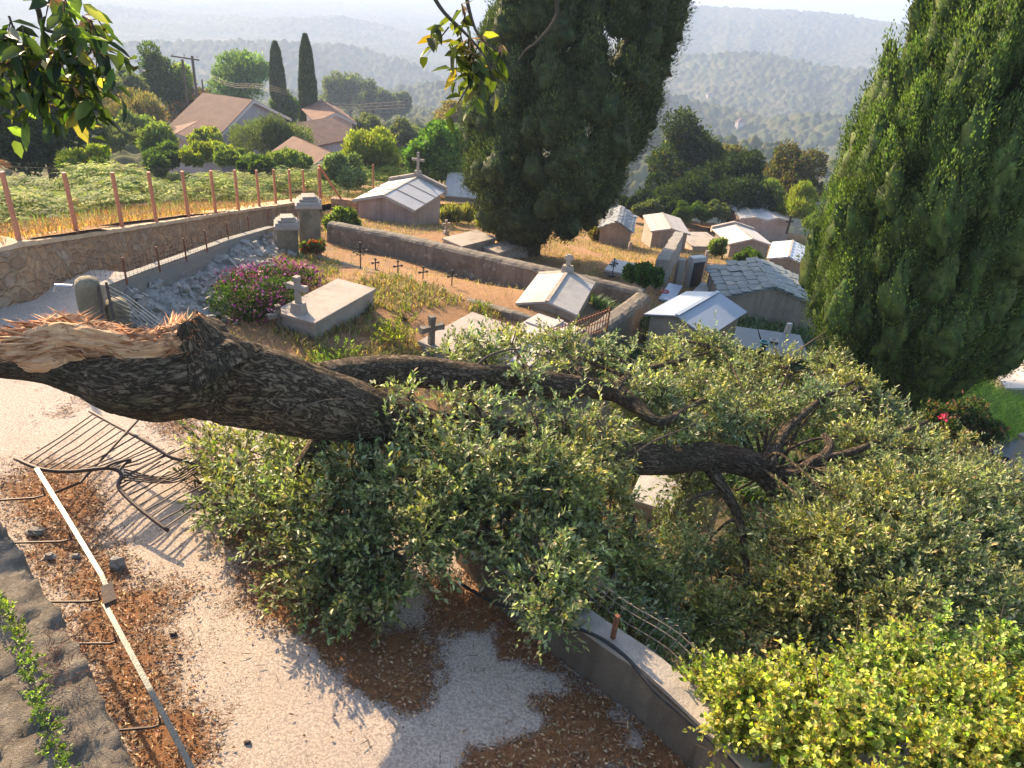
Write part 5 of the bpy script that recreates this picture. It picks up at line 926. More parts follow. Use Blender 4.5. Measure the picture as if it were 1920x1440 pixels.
p = scatter(40000, -7, 4, 9, 19, ZG, cemp, lambda x, y: (n2(x, y, 1.2, 43) > .50)*~inpoly(x, y, encp)*.9); strips('green_weeds', 'green and straw weeds among the nearer graves', p, .16, .026, [(.17, .20, .06), (.24, .24, .09), (.40, .30, .15), (.34, .22, .11)], .8)
p = scatter(26000, 1.8, 9, 10, 20, ZG, cemp, lambda x, y: (n2(x, y, 1., 45) > .46)*notin(x, y)); strips('weed_patch', 'dark green weeds around the metal roofed tomb', p, .26, .05, [(.05, .09, .03), (.08, .13, .05), (.14, .18, .12)], .6)
q = [G(a, b_) for a, b_ in [(1750, 770), (1840, 640), (1925, 665), (1925, 830), (1870, 850), (1800, 800)]]; qp = [(a[0], a[1]) for a in q]; xq = [a[0] for a in qp]; yq = [a[1] for a in qp]
p = scatter(60000, min(xq), max(xq), min(yq), max(yq), ZG, qp); strips('tall_grass', 'tall bright green grass right of the big cypress', p, .55, .022, [(.20, .32, .05), (.28, .38, .07), (.13, .22, .04)], .7)
q = [G(a, b_) for a, b_ in [(1800, 640), (1830, 520), (1925, 520), (1925, 660)]]; qp = [(a[0], a[1]) for a in q]; xq = [a[0] for a in qp]; yq = [a[1] for a in qp]
p = scatter(9000, min(xq), max(xq), min(yq), max(yq), ZG, qp, lambda x, y: n2(x, y, .8, 47) > .5); strips('dry_grass_far', 'straw and green grass at the right edge', p, .4, .03, [(.30, .30, .10), (.42, .33, .15), (.16, .22, .06)], .6)
# leaf litter
n = 120000; x = rng.uniform(-6, 3, n); y = rng.uniform(2, 9, n); m_ = inpoly(x, y, road_poly) & (rng.random(n) < np.clip(litter_at(x, y)*1.1-.08, .006, .5)); x, y = x[m_], y[m_]; n = len(x)
pos = np.stack([x, y, np.full(n, .012)+rng.random(n)*.012], -1); dr = rnddir(n); dr[:, 2] *= .15; nr = unit(np.array([0, 0, 1.])+rnddir(n)*.45)
tag(leafobj('fallen_leaves', 'litter_leaf', [leafgeo(pos, dr, nr, rng.uniform(.025, .055, n), rng.uniform(.010, .022, n), pal(n, [(.36, .21, .11), (.48, .33, .19), (.20, .09, .04), (.26, .12, .05)], .25), fold=.5)]), 'dry brown leaves strewn over the lane', kind='stuff')
n = 420; x = rng.uniform(-6, 3, n); y = rng.uniform(2, 9, n); m_ = inpoly(x, y, road_poly); x, y = x[m_], y[m_]; n = len(x); th = rng.random(n)*6.283; L_ = rng.uniform(.02, .10, n); a = np.stack([x, y, 0*x+.02], -1); d = np.stack([np.cos(th)*L_, np.sin(th)*L_, 0*th+.01], -1); s = np.stack([-np.sin(th), np.cos(th), 0*th], -1)*.003
V = np.stack([a-s, a+s, a+d+s*.6, a+d-s*.6, a+(0, 0, .006), a+d+(0, 0, .005)], 1).reshape(-1, 3); i = np.arange(n)[:, None]*6; F = np.concatenate([i+[0, 4, 5, 3], i+[4, 1, 2, 5]], 1).reshape(-1, 4)
tag(mk('fallen_twigs', V, F, 'branch_bark'), 'small broken twigs strewn over the lane', kind='stuff')
# ================================================================== the fallen oak
ft = thing('fallen_tree', P(640, 800, 0), 'huge uprooted evergreen oak lying across the lane and the graveyard', 'fallen tree')
def barkdisp(L, th, r): 
    q = np.stack([L*1.6, np.cos(th)*1.1, np.sin(th)*1.1], -1); q2 = np.stack([L*5, np.cos(th)*5, np.sin(th)*5], -1); return 1+.26*(fbm(q, 3, 13)-.5)+.10*(np.abs(fbm(q2, 3, 14)-.5)*-2+.2)
def limb(name, pts, k=10, n=40, parent=ft, disp=True, mat='bark'):
    p, r = smooth_path([P(a, b_, z) for a, b_, z, _ in pts], [q_[3] for q_ in pts], k); V, F, U = tube(p, r, n, barkdisp if disp else None)
    e = len(p); F = [tuple(f) for f in F]+[tuple(range(n))[::-1], tuple(range((e-1)*n, e*n))]; o = mk(name, V, F, mat, None, True, {'uvw': ('FLOAT_VECTOR', U)}); adopt(parent, o); return p, r
TR = [(-120, 668, 2.4, .13), (0, 678, 2.34, .14), (90, 688, 2.28, .15), (160, 702, 2.22, .20), (215, 710, 2.17, .31), (300, 712, 2.1, .375), (380, 705, 2.0, .42), (460, 722, 1.85, .395), (560, 745, 1.6, .36), (650, 768, 1.35, .34), (740, 792, 1.1, .27), (850, 818, .88, .24), (1000, 822, .62, .225), (1150, 856, .35, .2), (1250, 862, .15, .2), (1330, 856, .05, .2), (1400, 868, -.08, .19), (1455, 893, -.2, .165)]
tp_, tr_ = limb('trunk', TR, 14, 72)
SK = [(tp_, tr_)]
def br(pts, n=12, name='limb', mat='bark'): r = limb(name, pts, 8, n, disp=n > 12, mat=mat); SK.append(r); return r
br([(600, 722, 1.5, .24), (680, 700, 1.42, .19), (760, 697, 1.35, .185), (850, 705, 1.25, .18), (950, 714, 1.1, .175), (1050, 722, .95, .155), (1140, 732, .8, .13), (1180, 752, .75, .11), (1230, 790, .6, .07)], 36)
br([(1435, 885, -.1, .13), (1450, 850, .0, .085), (1470, 812, .1, .075), (1500, 782, .15, .06), (1545, 745, .15, .045), (1600, 715, .1, .03)])
br([(1455, 893, -.15, .12), (1495, 888, -.05, .09), (1530, 862, .05, .07), (1590, 850, .1, .055), (1660, 822, .1, .04), (1740, 790, .0, .025)])
br([(1455, 893, -.2, .10), (1530, 908, -.15, .06), (1640, 935, -.1, .05), (1760, 975, -.2, .035), (1870, 1030, -.4, .02)])
br([(1515, 872, .0, .075), (1545, 855, .08, .07), (1556, 835, .15, .06), (1545, 815, .2, .045)])
br([(1430, 890, -.2, .14), (1490, 960, -.4, .09), (1580, 1050, -.5, .06), (1700, 1130, -.6, .03)])
br([(1330, 875, -.05, .1), (1380, 960, -.4, .06), (1400, 1060, -.7, .04), (1380, 1160, -.9, .02)])
br([(1150, 870, .25, .1), (1180, 960, -.2, .06), (1200, 1060, -.5, .04), (1260, 1150, -.8, .02)])
br([(620, 800, 1.15, .12), (560, 880, .8, .08), (500, 940, .5, .05), (440, 960, .3, .02)])
br([(680, 810, 1.05, .12), (690, 900, .8, .08), (650, 1000, .5, .05), (620, 1090, .35, .02)])
br([(800, 825, .9, .12), (840, 920, .8, .08), (900, 990, .7, .05), (1000, 1080, .72, .03), (1025, 1140, .72, .015)])
br([(1000, 840, .55, .1), (1060, 900, .6, .06), (1120, 980, .3, .04), (1190, 1060, -.2, .02)])
br([(1180, 750, .75, .09), (1235, 790, .7, .06), (1300, 760, .55, .04), (1380, 720, .3, .02)])
br([(1140, 740, .8, .08), (1190, 700, .65, .05), (1260, 680, .3, .03), (1330, 660, .0, .015)])
# torn top of the trunk
burl, _r = smooth_path([P(420, 700, 2.15), P(385, 655, 2.35), P(362, 622, 2.52), P(350, 600, 2.62)], [.36, .27, .19, .13], 12)
Vb, Fb, Ub = tube(burl, _r, 44, lambda L, th, r: 1+.5*(fbm(np.stack([L*5, np.cos(th)*1.6, np.sin(th)*1.6], -1), 4, 31)-.5)+.25*np.clip(L/.45-.6, 0, 1)*np.sin(th*5+L*9))
adopt(ft, mk('burl', Vb, [tuple(f) for f in Fb]+[tuple(range(len(Vb)-44, len(Vb)))], 'bark', None, True, {'uvw': ('FLOAT_VECTOR', Ub)}))
# torn wood bed: ridged sheet lying on the upper side of the trunk
sw_, _ = smooth_path([P(-60, 655, 2.46), P(0, 656, 2.44), P(70, 650, 2.46), P(130, 640, 2.48), P(200, 648, 2.46), P(270, 655, 2.43), P(330, 640, 2.46), P(352, 615, 2.50)], np.ones(8), 14)
ws = np.interp(np.linspace(0, 1, len(sw_)), [0, .15, .3, .45, .7, .9, 1], [.10, .12, .20, .20, .14, .15, .10])
Vt, Ft, Ut = tube(sw_, ws, 40, lambda L, th, r: 1+.9*(fbm(np.stack([L*4, np.cos(th)*2.5, np.sin(th)*2.5], -1), 5, 41)-.5)+.5*(fbm(np.stack([L*2.5, th*5, th*0], -1), 3, 43)-.5))
adopt(ft, mk('torn_wood', Vt, [tuple(f) for f in Ft], 'torn_wood', None, False, {'uvw': ('FLOAT_VECTOR', Ut)}))
n = 2600; k = rng.integers(2, len(sw_)-2, n); th = rng.uniform(-.9, 3.6, n); _, T_, A_, B_ = frames(sw_); o_ = sw_[k]+(np.cos(th)[:, None]*A_[k]+np.sin(th)[:, None]*B_[k])*(ws[k]*.8)[:, None]; rise = rng.random(n)**2*1.1
d_ = unit(T_[k]*rng.choice([-1, 1], n)[:, None]+rise[:, None]*(np.cos(th)[:, None]*A_[k]+np.abs(np.sin(th))[:, None]*B_[k])+rnddir(n)*.15); L_ = rng.uniform(.04, .20, n)[:, None]; s_ = unit(np.cross(d_, rnddir(n)))*rng.uniform(.004, .014, n)[:, None]; s2 = unit(np.cross(d_, s_))*rng.uniform(.003, .008, n)[:, None]
V = np.stack([o_-s_, o_+s_, o_+s2, o_+d_*L_], 1).reshape(-1, 3); i = np.arange(n)[:, None]*4; F = np.concatenate([i+[0, 1, 3], i+[1, 2, 3], i+[2, 0, 3]], 1).reshape(-1, 3)
adopt(ft, mk('splinters', V, F, 'splinter', None, False, {'col': ('FLOAT_COLOR', np.repeat(pal(n, [(.72, .45, .25), (.80, .58, .36), (.48, .20, .09), (.25, .09, .04)], .15), 4, 0))}))
n = 200; k = rng.integers(14, 60, n); _, T_, A_, B_ = frames(sw_); th = rng.uniform(.3, 2.9, n); o_ = sw_[k]+(np.cos(th)[:, None]*A_[k]+np.sin(th)[:, None]*B_[k])*(ws[k]*.75)[:, None]; d_ = unit(T_[k]*rng.choice([-1, -1, 1], n)[:, None]+np.abs(rng.normal(0, .28, n))[:, None]*B_[k]+rnddir(n)*.1); L_ = rng.uniform(.12, .34, n)[:, None]; s_ = unit(np.cross(d_, rnddir(n)))*rng.uniform(.008, .024, n)[:, None]; s2 = unit(np.cross(d_, s_))*rng.uniform(.005, .014, n)[:, None]
V = np.stack([o_-s_-d_*.05, o_+s_-d_*.05, o_+s2-d_*.05, o_-s_*.7+d_*L_*.6, o_+s_*.6+d_*L_*.6, o_+s2+d_*L_*.6, o_+d_*L_], 1).reshape(-1, 3); i = np.arange(n)[:, None]*7; F = np.concatenate([i+q_ for q_ in ([0, 1, 4], [0, 4, 3], [1, 2, 5], [1, 5, 4], [2, 0, 3], [2, 3, 5], [3, 4, 6], [4, 5, 6], [5, 3, 6])], 1).reshape(-1, 3)
adopt(ft, mk('long_splinters', V, F, 'splinter', None, False, {'col': ('FLOAT_COLOR', np.repeat(pal(n, [(.72, .46, .27), (.80, .60, .40), (.52, .24, .11), (.24, .09, .04)], .15), 7, 0))}))
n = 120; kk = rng.integers(10, len(burl)-1, n); th = rng.uniform(1.4, 4.2, n); _, T_, A_, B_ = frames(burl); rr_ = _r[kk]; o_ = burl[kk]+(np.cos(th)[:, None]*A_[kk]+np.sin(th)[:, None]*B_[kk])*(rr_*.9)[:, None]; 
d_ = unit(T_[kk]*.3+rnddir(n)*.6+np.array([-.7, 0, 0.])); L_ = rng.uniform(.02, .09, n)[:, None]; s_ = unit(np.cross(d_, rnddir(n)))*rng.uniform(.006, .02, n)[:, None]; s2 = unit(np.cross(d_, s_))*.008
V = np.stack([o_-s_, o_+s_, o_+s2, o_+d_*L_], 1).reshape(-1, 3); i = np.arange(n)[:, None]*4; F = np.concatenate([i+[0, 1, 3], i+[1, 2, 3], i+[2, 0, 3]], 1).reshape(-1, 3)
adopt(ft, mk('torn_shards', V, F, 'splinter', None, False, {'col': ('FLOAT_COLOR', np.repeat(pal(n, [(.70, .40, .20), (.55, .25, .11), (.20, .08, .04), (.06, .04, .03)], .15), 4, 0))}))
# ---- foliage of the fallen oak
OAK = [(.085, .12, .04), (.16, .195, .07), (.25, .28, .11), (.36, .36, .20)]
def sprigs(o, d, L_, nl, ll, lw, cols, w_=None, jit=.22, six=False, droop=.15):
    S = len(o); j = np.tile(np.arange(nl), S); k = np.repeat(np.arange(S), nl); f = (j+.6)/nl; dd = d[k]; pos = o[k]+dd*(L_[k]*f)[:, None]-np.array([0, 0, 1.])*(droop*L_[k]*f*f)[:, None]
    side = unit(np.cross(dd, rnddir(len(k)))); ld = unit(dd*(.55+.5*f)[:, None]+side*.8+rnddir(len(k))*.2); nr = unit(np.array([0, 0, 1.])+dd*.3+rnddir(len(k))*.75)
    hu = fbm(o*1.3+9, 2, 61)[k][:, None]*2-.5; tone = (rng.uniform(.5, 1.55, S))[k][:, None]*(np.array([1.3, 1.1, .75])*hu+np.array([.88, .97, 1.1])*(1-hu)); n_ = len(k); col = np.clip(pal(n_, cols, jit, w_)*tone, .004, .9)
    lf = leafgeo(pos, ld, nr, ll*rng.uniform(.65, 1.3, n_), lw*rng.uniform(.7, 1.25, n_), col, fold=.3, six=six)
    a = o; b_ = o+d*L_[:, None]-np.array([0, 0, 1.])*(droop*L_)[:, None]; s_ = unit(np.cross(d, rnddir(S)))*.0028; s2 = unit(np.cross(d, s_))*.0028; V = np.stack([a-s_, a+s_, a+s2, b_], 1).reshape(-1, 3); i = np.arange(S)[:, None]*4; F = np.concatenate([i+[0, 1, 3], i+[1, 2, 3], i+[2, 0, 3]], 1).reshape(-1, 3)
    return lf, (V, F)
CL = [ # px, py, z, radius m, density, kind(0 lit mix / 1 lower)
(465,860,.3,.38,.5),(455,945,.25,.32,.5),(530,905,.5,.44,.55),(515,1000,.35,.38,.6),(600,950,.6,.45,.75),(580,1050,.35,.42,.6),(625,1105,.25,.32,.6),(680,1030,.5,.45,.8),(695,1100,.3,.35,1),(755,1045,.55,.42,1),(660,885,.8,.36,.8),(750,930,.8,.42,.8),(800,1000,.8,.38,1),(345,800,.1,.22,.25),(400,835,.15,.26,.35),(365,900,.08,.22,.25),(395,960,.08,.2,.25),(560,840,.7,.3,.9),
(715,805,1.2,.26,.9),(700,760,1.4,.14,.4),(800,825,1.1,.3,.3),(765,745,1.5,.12,.3),(845,770,1.2,.2,.25),(880,865,1.1,.42,1),(905,785,1.2,.26,.35),(980,880,.9,.42,1),(950,950,.8,.45,1),(1050,905,.8,.4,1),(870,935,.9,.42,1),(1020,965,.6,.42,1),(1095,870,.75,.28,.35),(1060,785,1.,.26,.35),(1130,800,.85,.3,.35),(1165,720,.9,.26,.9),(985,700,1.3,.18,.6),(1085,690,1.05,.3,.9),(1000,1035,.75,.34,1),(1010,1095,.75,.24,1),(1060,1085,.7,.24,1),(1030,1150,.72,.17,.9),(1120,945,.3,.42,1),(1140,1010,.1,.42,1),(1080,1030,.4,.34,1),(940,1000,.7,.3,.8),
(905,655,1.15,.2,.7),(850,665,1.2,.18,.6),(960,645,1.,.2,.7),(1040,650,.8,.28,.9),(1120,660,.75,.28,.9),(1190,690,.5,.34,1),(1255,680,.1,.4,1),(1325,655,-.2,.36,1),(1275,640,-.1,.22,.8),(1395,690,-0.52,.38,0.61),(1210,745,.5,.4,1),(1300,750,.3,.5,1),(1395,730,-0.12,.5,0.68),(1480,705,-0.42,.48,0.68),(1555,690,-0.62,.38,0.54),(1590,740,-.3,.42,1),(1450,775,-0.02,.45,0.68),(1370,790,0.03,.4,0.68),(1540,775,-0.12,.48,0.68),(1630,770,-0.47,.45,0.68),(1680,815,-0.52,.45,0.68),(1250,805,.4,.34,1),(1340,810,0.08,.25,0.41),(1620,840,-0.12,.5,0.68),(1710,865,-0.42,.5,0.68),(1790,860,-0.67,.45,0.68),(1850,925,-.65,.5,1),(1765,935,-.25,.55,1),(1670,930,.05,.5,1),(1580,950,-0.07,.42,0.68),(1500,950,-.15,.3,.8),(1650,760,-.3,.2,.6),
(1500,1035,-.4,.5,.9),(1600,1030,-.15,.6,1),(1710,1035,-.2,.65,1),(1820,1020,-.5,.6,1),(1900,1060,-.75,.6,1),(1560,1130,-.45,.6,1),(1680,1140,-.35,.65,1),(1800,1140,-.5,.65,1),(1910,1170,-.8,.6,1),(1450,1120,-.75,.5,1),(1350,1085,-.9,.5,.9),(1260,1060,-.8,.45,.9),(1170,1075,-.4,.45,1),(1210,1140,-.6,.42,1),(1300,1170,-.9,.5,1),(1400,1200,-1.,.5,1),(1500,1210,-.9,.5,.9),(1360,930,-.8,.3,.6),(1430,1000,-.8,.4,.7),(1330,1010,-1.,.35,.6),(1120,1120,-.1,.36,1),(1170,1190,-.5,.4,1),(1620,1220,-.9,.5,.9),(1750,1240,-1.,.55,.9),(1880,1260,-1.1,.55,.9),(1900,960,-.9,.4,.9),(1000,790,1.05,.16,.35),(1285,905,-.5,.26,.8),(1240,985,-.8,.3,.8),(1150,880,.4,.2,.35)]
O = []; Dv = []; LL = []; 
for (a_, b_, z_) in [(1250,680,.2),(1330,650,.0),(1400,690,-.1),(1480,690,-.1),(1560,680,-.2),(1600,735,-.1),(1690,800,-.1),(1740,860,-.05),(1800,850,-.3),(1860,925,-.4),(1700,930,.2),(1620,985,.1),(1540,1010,0),(1800,1000,-.3),(1380,760,.3),(1480,760,.25)]:
    e_ = P(a_, b_, z_); s_ = SK[0][0][-1-int(rng.integers(0, 10))]; m1 = s_*.66+e_*.34+rng.normal(0, .1, 3)+(0, 0, .15); m2 = s_*.3+e_*.7+rng.normal(0, .1, 3)+(0, 0, .12); pts, rad = smooth_path([s_, m1, m2, e_], [.030, .020, .012, .005], 8); adopt(ft, MB().tube(pts, rad, 8).build('bough', 'bark', None, True)); SK.append((pts, rad))
allp = np.concatenate([p for p, r in SK])
BT = MB(); BB = MB(); allp = np.concatenate([p for p, r in SK]); THK = np.concatenate([SK[0][0][::4], SK[1][0][::4]]); nb = 0
for (a, b_, z, r_, dn) in CL:
    dn *= 1.3 if (b_ > 990 and a > 1100) else 1.; c = P(a, b_, z); n = int(520*dn*(r_/.45)**2.1)+12; d = rnddir(n); d[:, 2] = d[:, 2]*.8+.12; d = unit(d); rr = rng.uniform(.1, .95, n)**.7
    # ragged crown: a few arms reach further out
    arm = rnddir(5); ext = 1+.45*np.maximum((d@arm.T).max(1)-.75, 0)*4*rng.random(n); o_ = c+d*(rr*r_*ext)[:, None]*np.array([1, 1, .85]); dd = unit(d*.8+rnddir(n)*.6+np.array([0, 0, .15])); keep_ = fbm(o_*3.1, 3, 77) > (.46 if r_ > .2 else .2)
    dt = np.sqrt(((o_[:, None]-THK[None])**2).sum(-1)).min(1); keep_ &= (dt > .34) | (rng.random(n) < .22)
    ln_ = rng.uniform(.11, .30, n)*np.where(rng.random(n) < .1, 1.7, 1.); O.append(o_[keep_]); Dv.append(dd[keep_]); LL.append(ln_[keep_])
    k = np.argmin(((allp-c)**2).sum(1)+((allp-c)[:, 2] < -1.2)*3); s0 = allp[k]; mid = (s0+c)/2+rng.normal(0, .07, 3)+(0, 0, .06); pts, rad = smooth_path([s0, mid, c], [.032, .022, .013], 5); nb += 1
    if nb <= 70: adopt(ft, MB().tube(pts, rad, 7).build('branch', 'bark', None, True))
    else: BT.tube(pts, rad, 5, False)
    for q_ in range(int(7*dn+3)):
        e = c+rnddir(1)[0]*r_*rng.uniform(.7, 1.05); m2 = (c+e)/2+rng.normal(0, .05, 3); pts, rad = smooth_path([pts[-3] if q_ < 2 else c, m2, e], [.012, .007, .003], 4); BT.tube(pts, rad, 4, False)
O = np.concatenate(O); Dv = np.concatenate(Dv); LL = np.concatenate(LL); print('oak sprigs', len(O))
lf, tw = sprigs(O, Dv, LL, 10, .068, .030, OAK+[(.30, .20, .09)], [.22, .30, .26, .185, .035]); adopt(ft, leafobj('foliage', 'oak_leaf', [lf]))
o = tag(mk('twigs', tw[0], tw[1], 'branch_bark'), None, None, None, 'stuff'); adopt(ft, o); adopt(ft, BT.build('small_branches', 'branch_bark'))
for nm, pts in (('dead_branch', [(1500, 655, -.2, .02), (1540, 628, .1, .014), (1568, 612, .2, .008), (1572, 595, .28, .004)]), ('dead_branch', [(1530, 640, .0, .012), (1565, 628, .1, .008), (1580, 618, .12, .004)]), ('dead_branch', [(890, 690, 1.3, .02), (915, 668, 1.4, .016), (960, 655, 1.35, .012), (1000, 662, 1.25, .008), (1040, 672, 1.1, .005)]), ('dead_branch', [(520, 800, 1.5, .013), (560, 770, 1.75, .011), (600, 752, 1.8, .008), (650, 748, 1.75, .005)]), ('dead_branch', [(1190, 850, .5, .014), (1230, 825, .62, .012), (1290, 800, .7, .008), (1330, 775, .7, .004)])):
    br(pts, 7, nm, 'branch_bark')
# saplings and shrubs behind the trunk
def sprout(label, px, py, r_, n, z=None, cols=None, name='shrub', cat='shrub', ll=.06, lw=.03, hgt=1.):
    b = G(px, py) if z is None else P(px, py, z); t = thing(name, b, label, cat, 'wild shrubs in the graveyard'); d = rnddir(n); d[:, 2] = np.abs(d[:, 2]); o_ = b+d*(r_*rng.random(n)**.5)[:, None]*np.array([1, 1, hgt]); lf, tw = sprigs(o_, unit(d+rnddir(n)*.4+(0, 0, .4)), rng.uniform(.1, .22, n), 8, ll, lw, cols or [(.16, .21, .045), (.24, .27, .06), (.10, .14, .04)]); adopt(t, leafobj('foliage', 'leaf', [lf]))
    mb = MB()
    for k in range(9): e = b+d[k]*r_*np.array([1, 1, hgt]); mb.tube([b-(0, 0, .05), (b+e)/2+(0, 0, .05), e], [.012, .008, .003], 4, False)
    adopt(t, tag(mb.build('stems', 'branch_bark'), None, None, None, 'stuff'))
sprout('bright yellow green sapling just behind the fallen trunk', 640, 690, .42, 90, hgt=1.1); sprout('light green shrub behind the trunk, below the brown slab grave', 735, 640, .42, 90, hgt=.9); sprout('low yellowish shrub hugging the back of the trunk', 590, 700, .3, 50)
sprout('pale leafy weed between the cross and the raised pale grave', 870, 655, .3, 60); sprout('grey green shrub right of the railing', 1180, 668, .3, 70, cols=[(.12, .17, .12), (.18, .22, .16)]); sprout('small green weed beside the low kerb wall', 905, 585, .22, 30, ll=.05); sprout('tiny green plant left of the flat slab', 762, 600, .2, 26, ll=.05)
sprout('weed tuft at the corner of the raised slab grave', 690, 590, .2, 24, ll=.05); sprout('small shrub in front of the black granite graves', 1330, 665, .3, 60); sprout('green weeds at the left wall of the metal roofed tomb', 1215, 640, .28, 60, cols=[(.05, .09, .03), (.08, .12, .04)])
# vine covered bush at the bottom right
vb = thing('vine_bush', P(1650, 1440, -.3), 'bright yellow green leafy vine thicket spilling over the parapet in the bottom right corner', 'bush')
VC = [(1330,1280,.55,.16),(1370,1330,.7,.22),(1330,1350,.55,.15),(1440,1330,.85,.28),(1420,1410,.75,.26),(1400,1470,.6,.25),(1520,1330,.75,.3),(1500,1420,.95,.3),(1600,1310,.7,.3),(1600,1400,1.,.32),(1680,1270,.7,.3),(1700,1360,.95,.34),(1760,1260,.6,.28),(1790,1340,.9,.34),(1860,1270,.6,.32),(1880,1350,.8,.34),(1940,1300,.6,.34),(1620,1480,1.,.34),(1750,1450,1.05,.36),(1880,1450,.95,.36),(1520,1500,.9,.34),(1960,1400,.8,.34),(1300,1300,.5,.08),(1640,1185,.85,.07),(1500,1250,.95,.08),(1785,1175,.85,.08),(1870,1200,.85,.08),(1425,1270,.85,.07),(1700,1215,.75,.12),(1600,1245,.7,.1),(1780,1205,.75,.11)]
O = []; Dv = []
for a, b_, z, r_ in VC:
    c = P(a, b_, z); n = int(620*(r_/.3)**2)+8; d = rnddir(n); d[:, 2] = np.abs(d[:, 2])*1.2-.35; d = unit(d); O.append(c+d*(r_*rng.uniform(.45, 1., n))[:, None]); Dv.append(unit(d*.7+rnddir(n)*.5+(0, 0, .35)))
O = np.concatenate(O); Dv = np.concatenate(Dv); k_ = fbm(O*4.2, 3, 55) > .50; O = O[k_]; Dv = Dv[k_]; n = len(O); print('vine', n)
lf, tw = sprigs(O, Dv, rng.uniform(.06, .24, n), 8, .041, .035, [(.26, .31, .07), (.37, .40, .12), (.47, .45, .17), (.15, .21, .04), (.42, .30, .10)], [.33, .33, .13, .17, .04], jit=.3, six=True); adopt(vb, leafobj('foliage', 'vine_leaf', [lf])); adopt(vb, tag(mk('twigs', tw[0], tw[1], 'branch_bark'), None, None, None, 'stuff'))
mb = MB()
for k in range(26): i_ = rng.integers(0, len(VC)); c = P(*VC[i_][:3]); mb.tube([c-(0, 0, .9)+rng.normal(0, .1, 3), c-(0, 0, .3)+rng.normal(0, .06, 3), c+rng.normal(0, .12, 3)+(0, 0, .1)], [.018, .012, .004], 5, False)
adopt(vb, mb.build('stems', 'branch_bark'))
# vine on the near rock wall
vr = thing('creeping_vine', P(40, 1250, 1.75), 'green creeper and red withered stems growing over the near rock wall', 'vine')
vp, _ = smooth_path([P(-30, 1100, 1.74), P(5, 1135, 1.76), P(35, 1190, 1.78), P(55, 1260, 1.8), P(75, 1330, 1.8), P(110, 1420, 1.8), P(120, 1500, 1.8)], np.ones(7), 20)
n = 330; k = rng.integers(0, len(vp), n); o_ = vp[k]+rnddir(n)*.035; lf, tw = sprigs(o_, unit(rnddir(n)+(0, 0, .7)), rng.uniform(.03, .07, n), 4, .022, .017, [(.13, .20, .04), (.20, .27, .05), (.08, .13, .03)], six=True)
adopt(vr, leafobj('leaves', 'vine_leaf', [lf])); adopt(vr, MB().tube(vp, .004, 6).build('stem', 'branch_bark'))
n = 90; a = np.array([P(*q_) for q_ in zip(rng.uniform(75, 170, n), rng.uniform(1180, 1300, n), rng.uniform(1.68, 1.85, n))]); d = unit(rnddir(n)+(.2, .4, .5)); V = MB()
for i_ in range(n): e = a[i_]+d[i_]*rng.uniform(.05, .14); V.tube([a[i_], (a[i_]+e)/2+rng.normal(0, .015, 3), e], [.0022, .0016, .001], 3, False)
adopt(vr, tag(V.build('withered_stems', 'rust'), None, None, None, 'stuff'))
# ---- hanging branches of a standing oak above the camera
def hang(label, stems, spr, seed):
    global rng; rng = np.random.default_rng(seed); b = PD(*stems[0][0]); t = thing('hanging_branch', b, label, 'branch', 'oak branches hanging into view'); mb = MB(); P_ = []
    for st in stems:
        pts, rad = smooth_path([PD(*q_) for q_ in st], np.linspace(.007, .0018, len(st)), 8); mb.tube(pts, rad, 6); P_.append(pts)
    adopt(t, mb.build('stem', 'branch_bark', None, True)); O = []; D_ = []
    for (a, b_, d_, r_, n) in spr: c = PD(a, b_, d_); o_ = c+rnddir(n)*r_*rng.random(n)[:, None]**.5; O.append(o_); D_.append(unit((o_-c)/r_*.4+rnddir(n)*.5-(0, 0, .5)))
    O = np.concatenate(O); D_ = np.concatenate(D_); k_ = rng.random(len(O)) < .55; O = O[k_]; D_ = D_[k_]; n = len(O); L_ = rng.uniform(.05, .12, n); lf, tw = sprigs(O, D_, L_, 4, .056, .026, [(.06, .085, .022), (.13, .17, .04), (.035, .05, .018), (.28, .22, .06)], [.38, .24, .26, .12], six=True); adopt(t, leafobj('leaves', 'vine_leaf', [lf])); adopt(t, tag(mk('twigs', tw[0], tw[1], 'branch_bark'), None, None, None, 'stuff'))
    m_ = n//3; cp = O[rng.integers(0, n, m_)]; adopt(t, tag(leafobj('dry_catkins', 'litter_leaf', [leafgeo(np.repeat(cp, 6, 0), rnddir(m_*6)-(0, 0, .6), rnddir(m_*6), .035, .007, pal(m_*6, [(.50, .30, .12), (.36, .18, .08)], .2))]), None, None, None, 'stuff'))
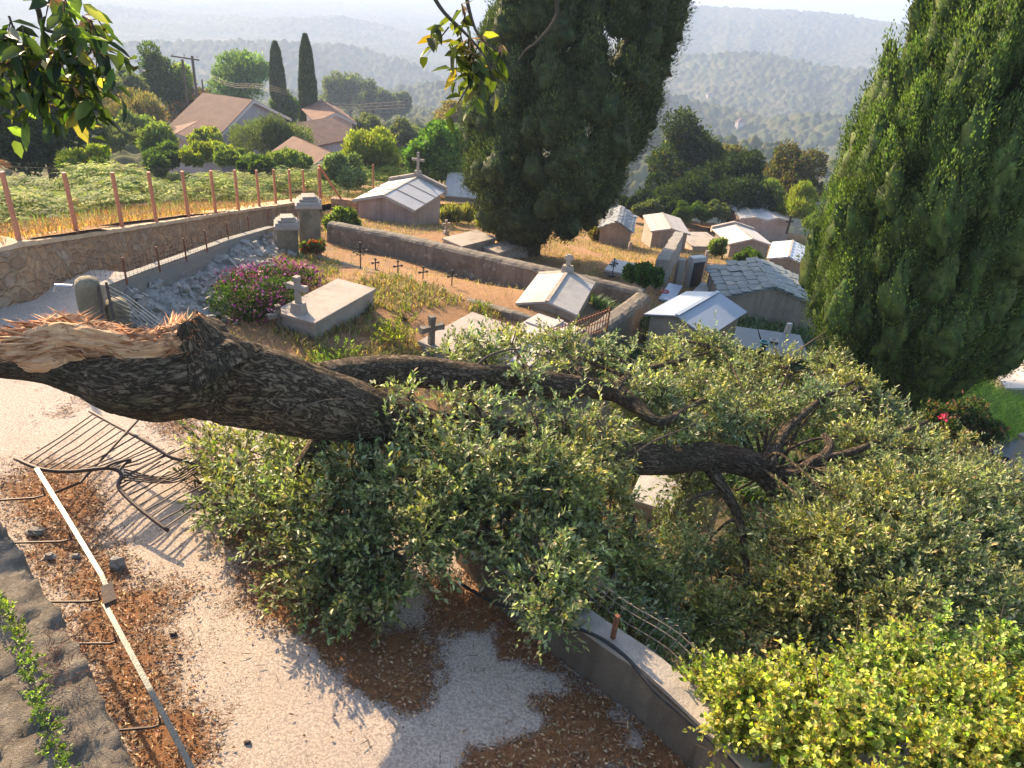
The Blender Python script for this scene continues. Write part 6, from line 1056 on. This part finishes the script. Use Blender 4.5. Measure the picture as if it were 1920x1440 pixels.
hang('leafy oak branch with catkins hanging in the top left corner', [[(-60, 60, 2.1), (0, 72, 2.1), (50, 85, 2.1), (110, 95, 2.1)], [(50, -40, 2.0), (72, 20, 2.05), (85, 55, 2.1), (150, 70, 2.1), (200, 100, 2.1)], [(-60, 110, 2.1), (20, 125, 2.1), (100, 150, 2.15), (160, 155, 2.2)]],
     [(20, 100, 2.15, .07, 16), (60, 130, 2.15, .07, 16), (100, 110, 2.1, .07, 20), (140, 90, 2.1, .06, 16), (185, 85, 2.1, .05, 12), (85, 40, 2.05, .06, 14), (120, 30, 2.05, .06, 12), (20, 60, 2.1, .06, 12), (120, 150, 2.15, .06, 12), (0, 150, 2.1, .06, 9), (110, 190, 2.15, .03, 5), (205, 110, 2.1, .03, 4), (0, 270, 2., .05, 4), (140, -5, 2.0, .05, 6)], 51)
hang('small sunlit oak sprig hanging at the top centre, before the central cypress', [[(800, -30, 2.3), (830, 20, 2.3), (870, 60, 2.3), (905, 100, 2.3), (925, 140, 2.3)], [(870, -40, 2.3), (880, 20, 2.3), (900, 70, 2.3), (940, 100, 2.3)], [(1040, -20, 2.3), (1043, 30, 2.3), (1010, 75, 2.3), (985, 95, 2.3), (968, 120, 2.3)]],
     [(840, 40, 2.3, .04, 9), (850, 75, 2.3, .045, 9), (880, 70, 2.3, .04, 9), (890, 110, 2.3, .035, 7), (910, 130, 2.3, .035, 7), (895, 150, 2.3, .025, 4), (935, 90, 2.3, .025, 3), (860, 15, 2.3, .035, 4)], 52)

# small farmhouses far down in the valley
for (a, b_, lab) in [(1388, 232, 'tiny far farmhouse with reddish roof on the hazy slope between the cypresses'), (1330, 180, 'tiny pale far farmhouse higher on the hazy slope between the cypresses'), (290, 26, 'tiny far white farmhouse near the crest at the top left'), (243, 30, 'tiny far farmhouse just left of the white one near the crest')]:
    d_ = ray(a, b_); tt_ = 100.
    while tt_ < 3000:
        q = d_*tt_+np.array([0, 0, CAMZ])
        if q[2] < float(hillz(q[None, 0], q[None, 1])[0])+4: break
        tt_ += 4
    t = thing('farmhouse', q-(0, 0, 4), lab, 'house', 'far farmhouses'); s_ = 4.
    adopt(t, MB().box(q-(0, 0, 4), (s_*1.6, s_, 5.5), .4).build('wall', 'house_pink'), MB().box(q+(0, 0, 1.5), (s_*1.8, s_*1.2, 2.4), .4, .25).build('roof', 'tile_roof'))
